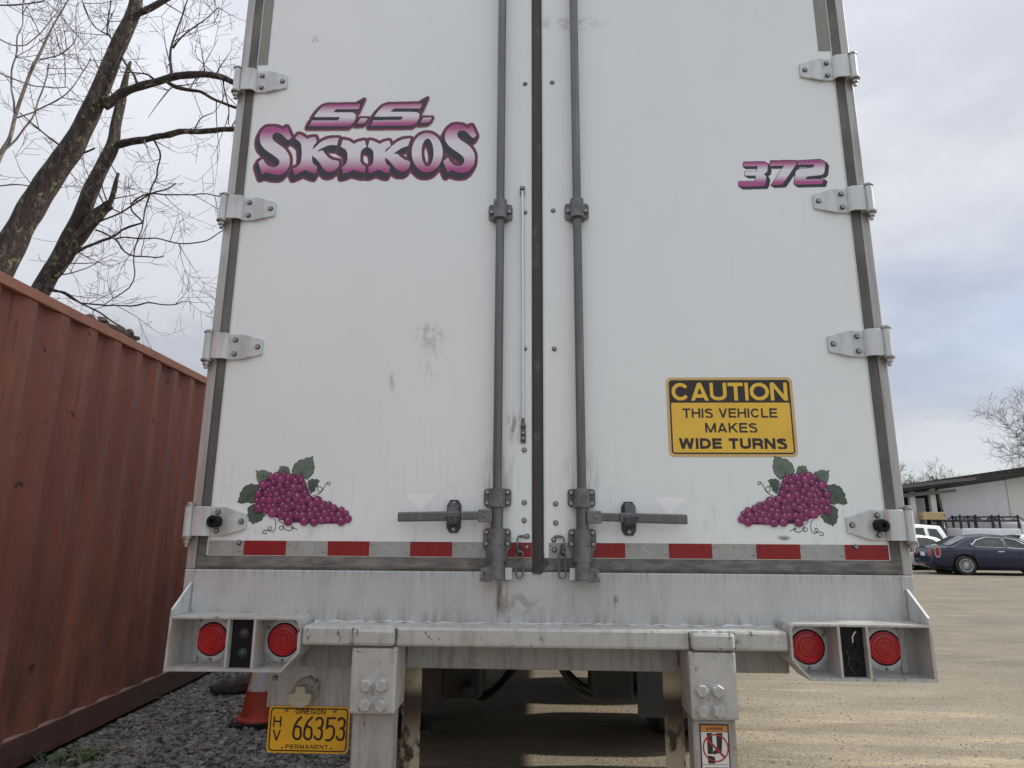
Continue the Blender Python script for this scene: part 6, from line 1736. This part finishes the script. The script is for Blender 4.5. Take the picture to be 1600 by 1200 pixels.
    # wheels
    for w in wx:
        for sgn in (1, -1):
            mb = MB(); wd = .105
            mb.lathe((0, 0, 0), (0, sgn, 0), [(wr * .68, -wd), (wr * .96, -wd), (wr, -wd * .7), (wr, wd * .7), (wr * .96, wd), (wr * .70, wd * 1.05), (wr * .66, wd * .8)], 32)
            wo = obj('wheel', mb, M['tyre'], t, loc=(w, sgn * (hwd - .115), wr))
            mb = MB(); mb.lathe((0, 0, 0), (0, sgn, 0), [(wr * .70, wd * .85), (wr * .67, wd * 1.02), (wr * .60, wd * .98), (wr * .585, wd * .2)], 32)
            for i in range(16):
                a = 2 * PI * i / 16; d_ = Vector((math.cos(a), 0, math.sin(a)))
                mb.tube([d_ * wr * .10 + Vector((0, sgn * wd * .85, 0)), d_ * wr * .61 + Vector((0, sgn * wd * .80, 0))], [.018, .013], 5)
            mb.lathe((0, 0, 0), (0, sgn, 0), [(wr * .16, wd * .6), (wr * .15, wd * 1.0), (wr * .08, wd * 1.08), (0, wd * 1.08)], 16)
            obj('rim', mb, M['rimmetal'], wo)
            mb = MB(); mb.lathe((0, 0, 0), (0, sgn, 0), [(wr * .62, wd * .15), (0, wd * .15)], 20); obj('brake_disc', mb, M['blackplastic'], wo, recalc=False)
            mb = MB(); mb.lathe((w, sgn * (hwd - .40), wr), (0, sgn, 0), [(wr * 1.13, .0), (wr * 1.13, .33)], 24); mb.lathe((w, sgn * (hwd - .40), wr), (0, sgn, 0), [(0, 0), (wr * 1.13, 0)], 24)
            obj('wheel_well', mb, M['blackplastic'], t, recalc=False)
    # tail lamps, plate, handles, mirrors
    zb_, zt_ = interp(prof, -hl)
    if tail:
        for sgn in (1, -1):
            mb = MB(); xx, zc_, hh, ww = tail
            u = abs(xx) / hl; h = hwd * (1 - .16 * u ** 5 - .05 * u ** 2)
            uu = abs(xx - ww) / hl; h2 = hwd * (1 - .16 * min(uu, 1) ** 5 - .05 * min(uu, 1) ** 2)
            ring = [(math.cos(2 * PI * i / 16), math.sin(2 * PI * i / 16)) for i in range(16)]
            vs = [(xx + ww * c_, sgn * (h + (h2 - h) * (-c_) + .004 + .006), zc_ + hh * s_) for c_, s_ in ring]
            vo = [(xx + ww * 1.25 * c_, sgn * (h + (h2 - h) * (-c_ * 1.25) + .004), zc_ + hh * 1.2 * s_) for c_, s_ in ring]
            mb.add(vo, [tuple(range(16))], 1); mb.add(vs, [tuple(range(16))], 0)
            mb.hexa([(-hl - .006, sgn * h * .55, zc_ - hh * .8), (-hl - .006, sgn * h * .80, zc_ - hh * .8), (-hl - .006, sgn * h * .80, zc_ + hh * .8), (-hl - .006, sgn * h * .62, zc_ + hh * .8),
                     (-hl + .05, sgn * h * .55, zc_ - hh * .8), (-hl + .05, sgn * h * .80, zc_ - hh * .8), (-hl + .05, sgn * h * .80, zc_ + hh * .8), (-hl + .05, sgn * h * .62, zc_ + hh * .8)], 0)
            obj('tail_light', mb, [M['taillight'], M['carchrome']], t, recalc=False)
    mb = MB(); mb.box(-hl - .012, -hl + .02, -.16, .16, zb_ + (zt_ - zb_) * .50, zb_ + (zt_ - zb_) * .50 + .14); obj('number_plate', mb, M['platewhite'], t)
    mb = MB(); mb.box(-hl - .03, -hl + .25, -hwd * .74, hwd * .74, zb_ + .03, zb_ + .16); obj('rear_bumper', mb, M[paint if detail else 'blackplastic'], t, .03)
    for sgn in (1, -1):
        if detail:
            for hx in (-.30, .80):
                mb = MB(); u = abs(hx) / hl; zz = belt(hx) - .13
                mb.box(hx - .11, hx + .11, sgn * hwd * .985 - .018, sgn * hwd * .985 + .018, zz - .018, zz + .018); obj('door_handle', mb, M['carchrome'], t, .01)
            mb = MB(); mb.lathe((-1.22, sgn * (hwd * .90 - .012), belt(-1.2) + .10), (0, sgn, 0), [(.035, 0), (.035, .016), (0, .018)], 14); obj('emblem', mb, M['carchrome'], t)
            for hx in (.27, -.83):
                mb = MB(); pts = [(hx + .02 * math.sin(i * .5), sgn * (hwd * (1 if .35 < i / 9 < .8 else .985) + .001), .42 + i * (belt(hx) - .05 - .42) / 9) for i in range(10)]
                mb.tube(pts, .004, 4); obj('door_gap', mb, M['blackplastic'], t)
        mb = MB(); mx_ = gh[-1][0] - .42; mb.lathe((mx_, sgn * (hwd + .02), belt(mx_) + .07), (0, sgn, 0), [(.02, -.08), (.07, -.02), (.085, .05), (.06, .11), (0, .13)], 12); obj('wing_mirror', mb, M[paint], t)
    mb = MB(); mb.box(-hl * .82, hl * .82, -hwd * .8, hwd * .8, .17, .40); obj('underbody', mb, M['blackplastic'], t)
    return t
def near(px, py, z): return P(px, py, Z=z)
gcar = -0.13
# navy sedan: right rear wheel stands where the photograph shows it
HEADN = R_(-5)
wxr = -1.52
wp = near(1512, 899, gcar)
h_ = Vector((math.cos(HEADN), math.sin(HEADN), 0)); lft = Vector((-h_.y, h_.x, 0))
W_s = 1.90
cn = Vector(wp) - h_ * wxr + lft * (W_s / 2 - .03)
prof_s = [(-2.52, .36, .92), (-2.40, .24, .97), (-2.0, .20, 1.00), (-1.2, .19, 1.00), (0, .17, .97), (1.0, .18, .93), (1.8, .20, .86), (2.3, .24, .76), (2.52, .34, .62)]
gh_s = [(-2.02, .99), (-1.10, 1.36), (-.35, 1.435), (.25, 1.40), (1.25, .93)]
belt_s = lambda x: interp([(-2.6, 1.0), (-1.2, .99), (0, .955), (1.4, .915)], x)[0]
win_s = [[(-1.20, .25), (-1.08, .10), (-.10, .10), (-.16, .92), (-.62, .98), (-1.0, .82)], [(-.04, .10), (.98, .10), (.70, .52), (.30, .86), (-.02, .94), (-.10, .92)]]
vehicle('parked_sedan', 'dark navy blue sedan with chrome window trim and multi spoke wheels parked across the yard', 'car', (cn.x, cn.y, gcar), HEADN, 5.04, W_s, prof_s, gh_s, belt_s, (wxr, 1.54), .345, 'navycar', win_s, None, True, (-2.37, .80, .17, .075), True)
# white sport utility vehicle behind, tail to the right
prof_u = [(-2.35, .45, 1.02), (-2.25, .34, 1.08), (-1, .30, 1.08), (1.0, .30, 1.05), (1.3, .32, 1.02), (2.0, .34, .96), (2.35, .45, .82)]
gh_u = [(-2.28, 1.10), (-1.95, 1.78), (-.8, 1.85), (.5, 1.82), (1.35, 1.08)]
belt_u = lambda x: 1.08
win_u = [[(-1.95, .12), (-1.30, .12), (-1.30, .86), (-1.72, .86)], [(-1.10, .12), (-.20, .12), (-.20, .88), (-1.10, .88)], [(-.08, .12), (.95, .12), (.45, .88), (-.08, .88)]]
uq = near(1474, 893, gcar - .0)
sx = P(1485, 832, Y=28.0 - 0)[0]
HU = PI + R_(10)
vehicle('white_suv', 'white sport utility vehicle with dark side windows behind the navy sedan', 'car', (sx - 2.30, 28.6, gcar), HU, 4.7, 1.9, prof_u, gh_u, belt_u, (-1.35, 1.40), .37, 'whitecar', win_u, None, True, (-2.22, 1.0, .20, .07))
# pale hatchback between them
sx = P(1452, 850, Y=26.0)[0]
vehicle('pale_sedan', 'pale silver sedan mostly hidden between the navy sedan and the white sport utility vehicle', 'car', (sx - 1.0, 26.2, gcar), PI + R_(14), 4.6, 1.8, [(a * .915, b, c * .98) for a, b, c in prof_s], [(a * .9, b * .975) for a, b in gh_s], lambda x: belt_s(x) * .98, (-1.40, 1.38), .33, 'silvercar', [[(x * .9, f) for x, f in w] for w in win_s], None, True, (-2.15, .78, .10, .07))
# white car at the right edge, red lamp on its rear corner
sx = P(1572, 850, Y=26.6)[0]
vehicle('white_hatchback', 'white car at the far right edge behind the navy sedan showing one red tail light', 'car', (sx + 2.3, 26.6, gcar), R_(-9), 4.6, 1.85, [(a * .91, b, c + .10) for a, b, c in prof_s], [(-2.1, 1.08), (-1.75, 1.40), (-.5, 1.50), (.2, 1.46), (1.2, 1.02)], lambda x: 1.02, (-1.4, 1.42), .34, 'whitecar', [[(-1.7, .12), (-.75, .12), (-.75, .85), (-1.5, .85)], [(-.65, .12), (.8, .12), (.4, .85), (-.65, .9)]], None, True, (-2.12, 1.0, .13, .08))

# white work truck with a black ladder rack
tx0 = P(1484, 830, Y=29.6)[0]; tx1 = P(1574, 830, Y=29.6)[0]
Tk = thing('work_truck', 'white service body truck with black ladder rack parked before the shed', 'truck', ((tx0 + tx1) / 2, 29.6, gcar), 0)
hl = (tx1 - tx0) / 2
mb = MB(); mb.box(-hl, hl, -.95, .95, .55, 1.68); obj('service_body', mb, M['whitecar'], Tk, .06)
mb = MB()
mb.prism([(hl + .05, .50), (hl + 3.0, .50), (hl + 3.1, 1.05), (hl + 2.9, 1.16), (hl + 1.7, 1.28), (hl + 1.15, 1.92), (hl + .35, 1.98), (hl + .05, 1.92)], -.92, .92, 1); obj('cab', mb, M['whitecar'], Tk, .05)
mb = MB(); mb.prism([(hl + .28, 1.32), (hl + 1.5, 1.32), (hl + 1.08, 1.84), (hl + .34, 1.84)], -.925, .925, 1); obj('cab_window', mb, M['glass'], Tk)
for i in range(3):
    x0 = -hl + .1 + i * (2 * hl - .2) / 3
    mb = MB(); mb.box(x0 + .03, x0 + (2 * hl - .2) / 3 - .03, -.962, -.94, .75, 1.55); obj('locker_door', mb, M['whitecar'], Tk, .01)
for sy in (-.85, .85):
    mb = MB(); mb.tube([(-hl - .2, sy, 2.02), (hl, sy, 2.02)], .045, 8); obj('rack_rail', mb, M['blackplastic'], Tk)
    for fx in (-.98, -.45, .10, .34, .98):
        mb = MB(); mb.tube([(fx * hl, sy, 1.66), (fx * hl, sy, 2.28)], .05, 8); mb.tube([(fx * hl - .28, sy, 2.02), (fx * hl, sy, 2.24), (fx * hl + .28, sy, 2.02)], .028, 6); obj('rack_post', mb, M['blackplastic'], Tk)
for fx in (-.45, .34, .98):
    mb = MB(); mb.tube([(fx * hl, -.85, 2.20), (fx * hl, .85, 2.20)], .035, 8); obj('rack_bar', mb, M['blackplastic'], Tk)
for x in (-hl * .45, hl + 2.1):
    for sy in (-.82, .82):
        mb = MB(); mb.lathe((0, 0, 0), (0, 1, 0), [(.22, -.13), (.36, -.13), (.38, -.09), (.38, .09), (.36, .13), (.22, .13)], 24); w = obj('wheel', mb, M['tyre'], Tk, loc=(x, sy, .38))
        mb = MB(); mb.lathe((0, 0, 0), (0, sy, 0), [(.24, .10), (.20, .06), (.08, .12), (0, .12)], 16); obj('rim', mb, M['rimmetal'], w)
mb = MB(); mb.box(-hl, hl + 2.8, -.5, .5, .38, .549); obj('chassis', mb, M['blackplastic'], Tk)
# ------------------------------------------------------------------ far trees
TG2 = 'bare trees beyond the shed'
p = P(1424, 760, Y=52); far_tree('bare_tree', 'rounded dense bare tree beyond the open shed bay', (p[0], 52, -.2), 6.6, 1.3, 33, TG2, 24, 4, .15, (4, 5))
p = P(1672, 740, Y=46); far_tree('bare_tree', 'open branched bare tree rising over the white shed wall', (p[0], 46, -.2), 10.4, .8, 37, TG2, 15, 4, .26, (4, 5))
p = P(1380, 760, Y=60); far_tree('bare_tree', 'bare tree further left beyond the shed, mostly behind the trailer', (p[0], 60, -.2), 6.5, 1.0, 41, TG2, 9, 4, .18)
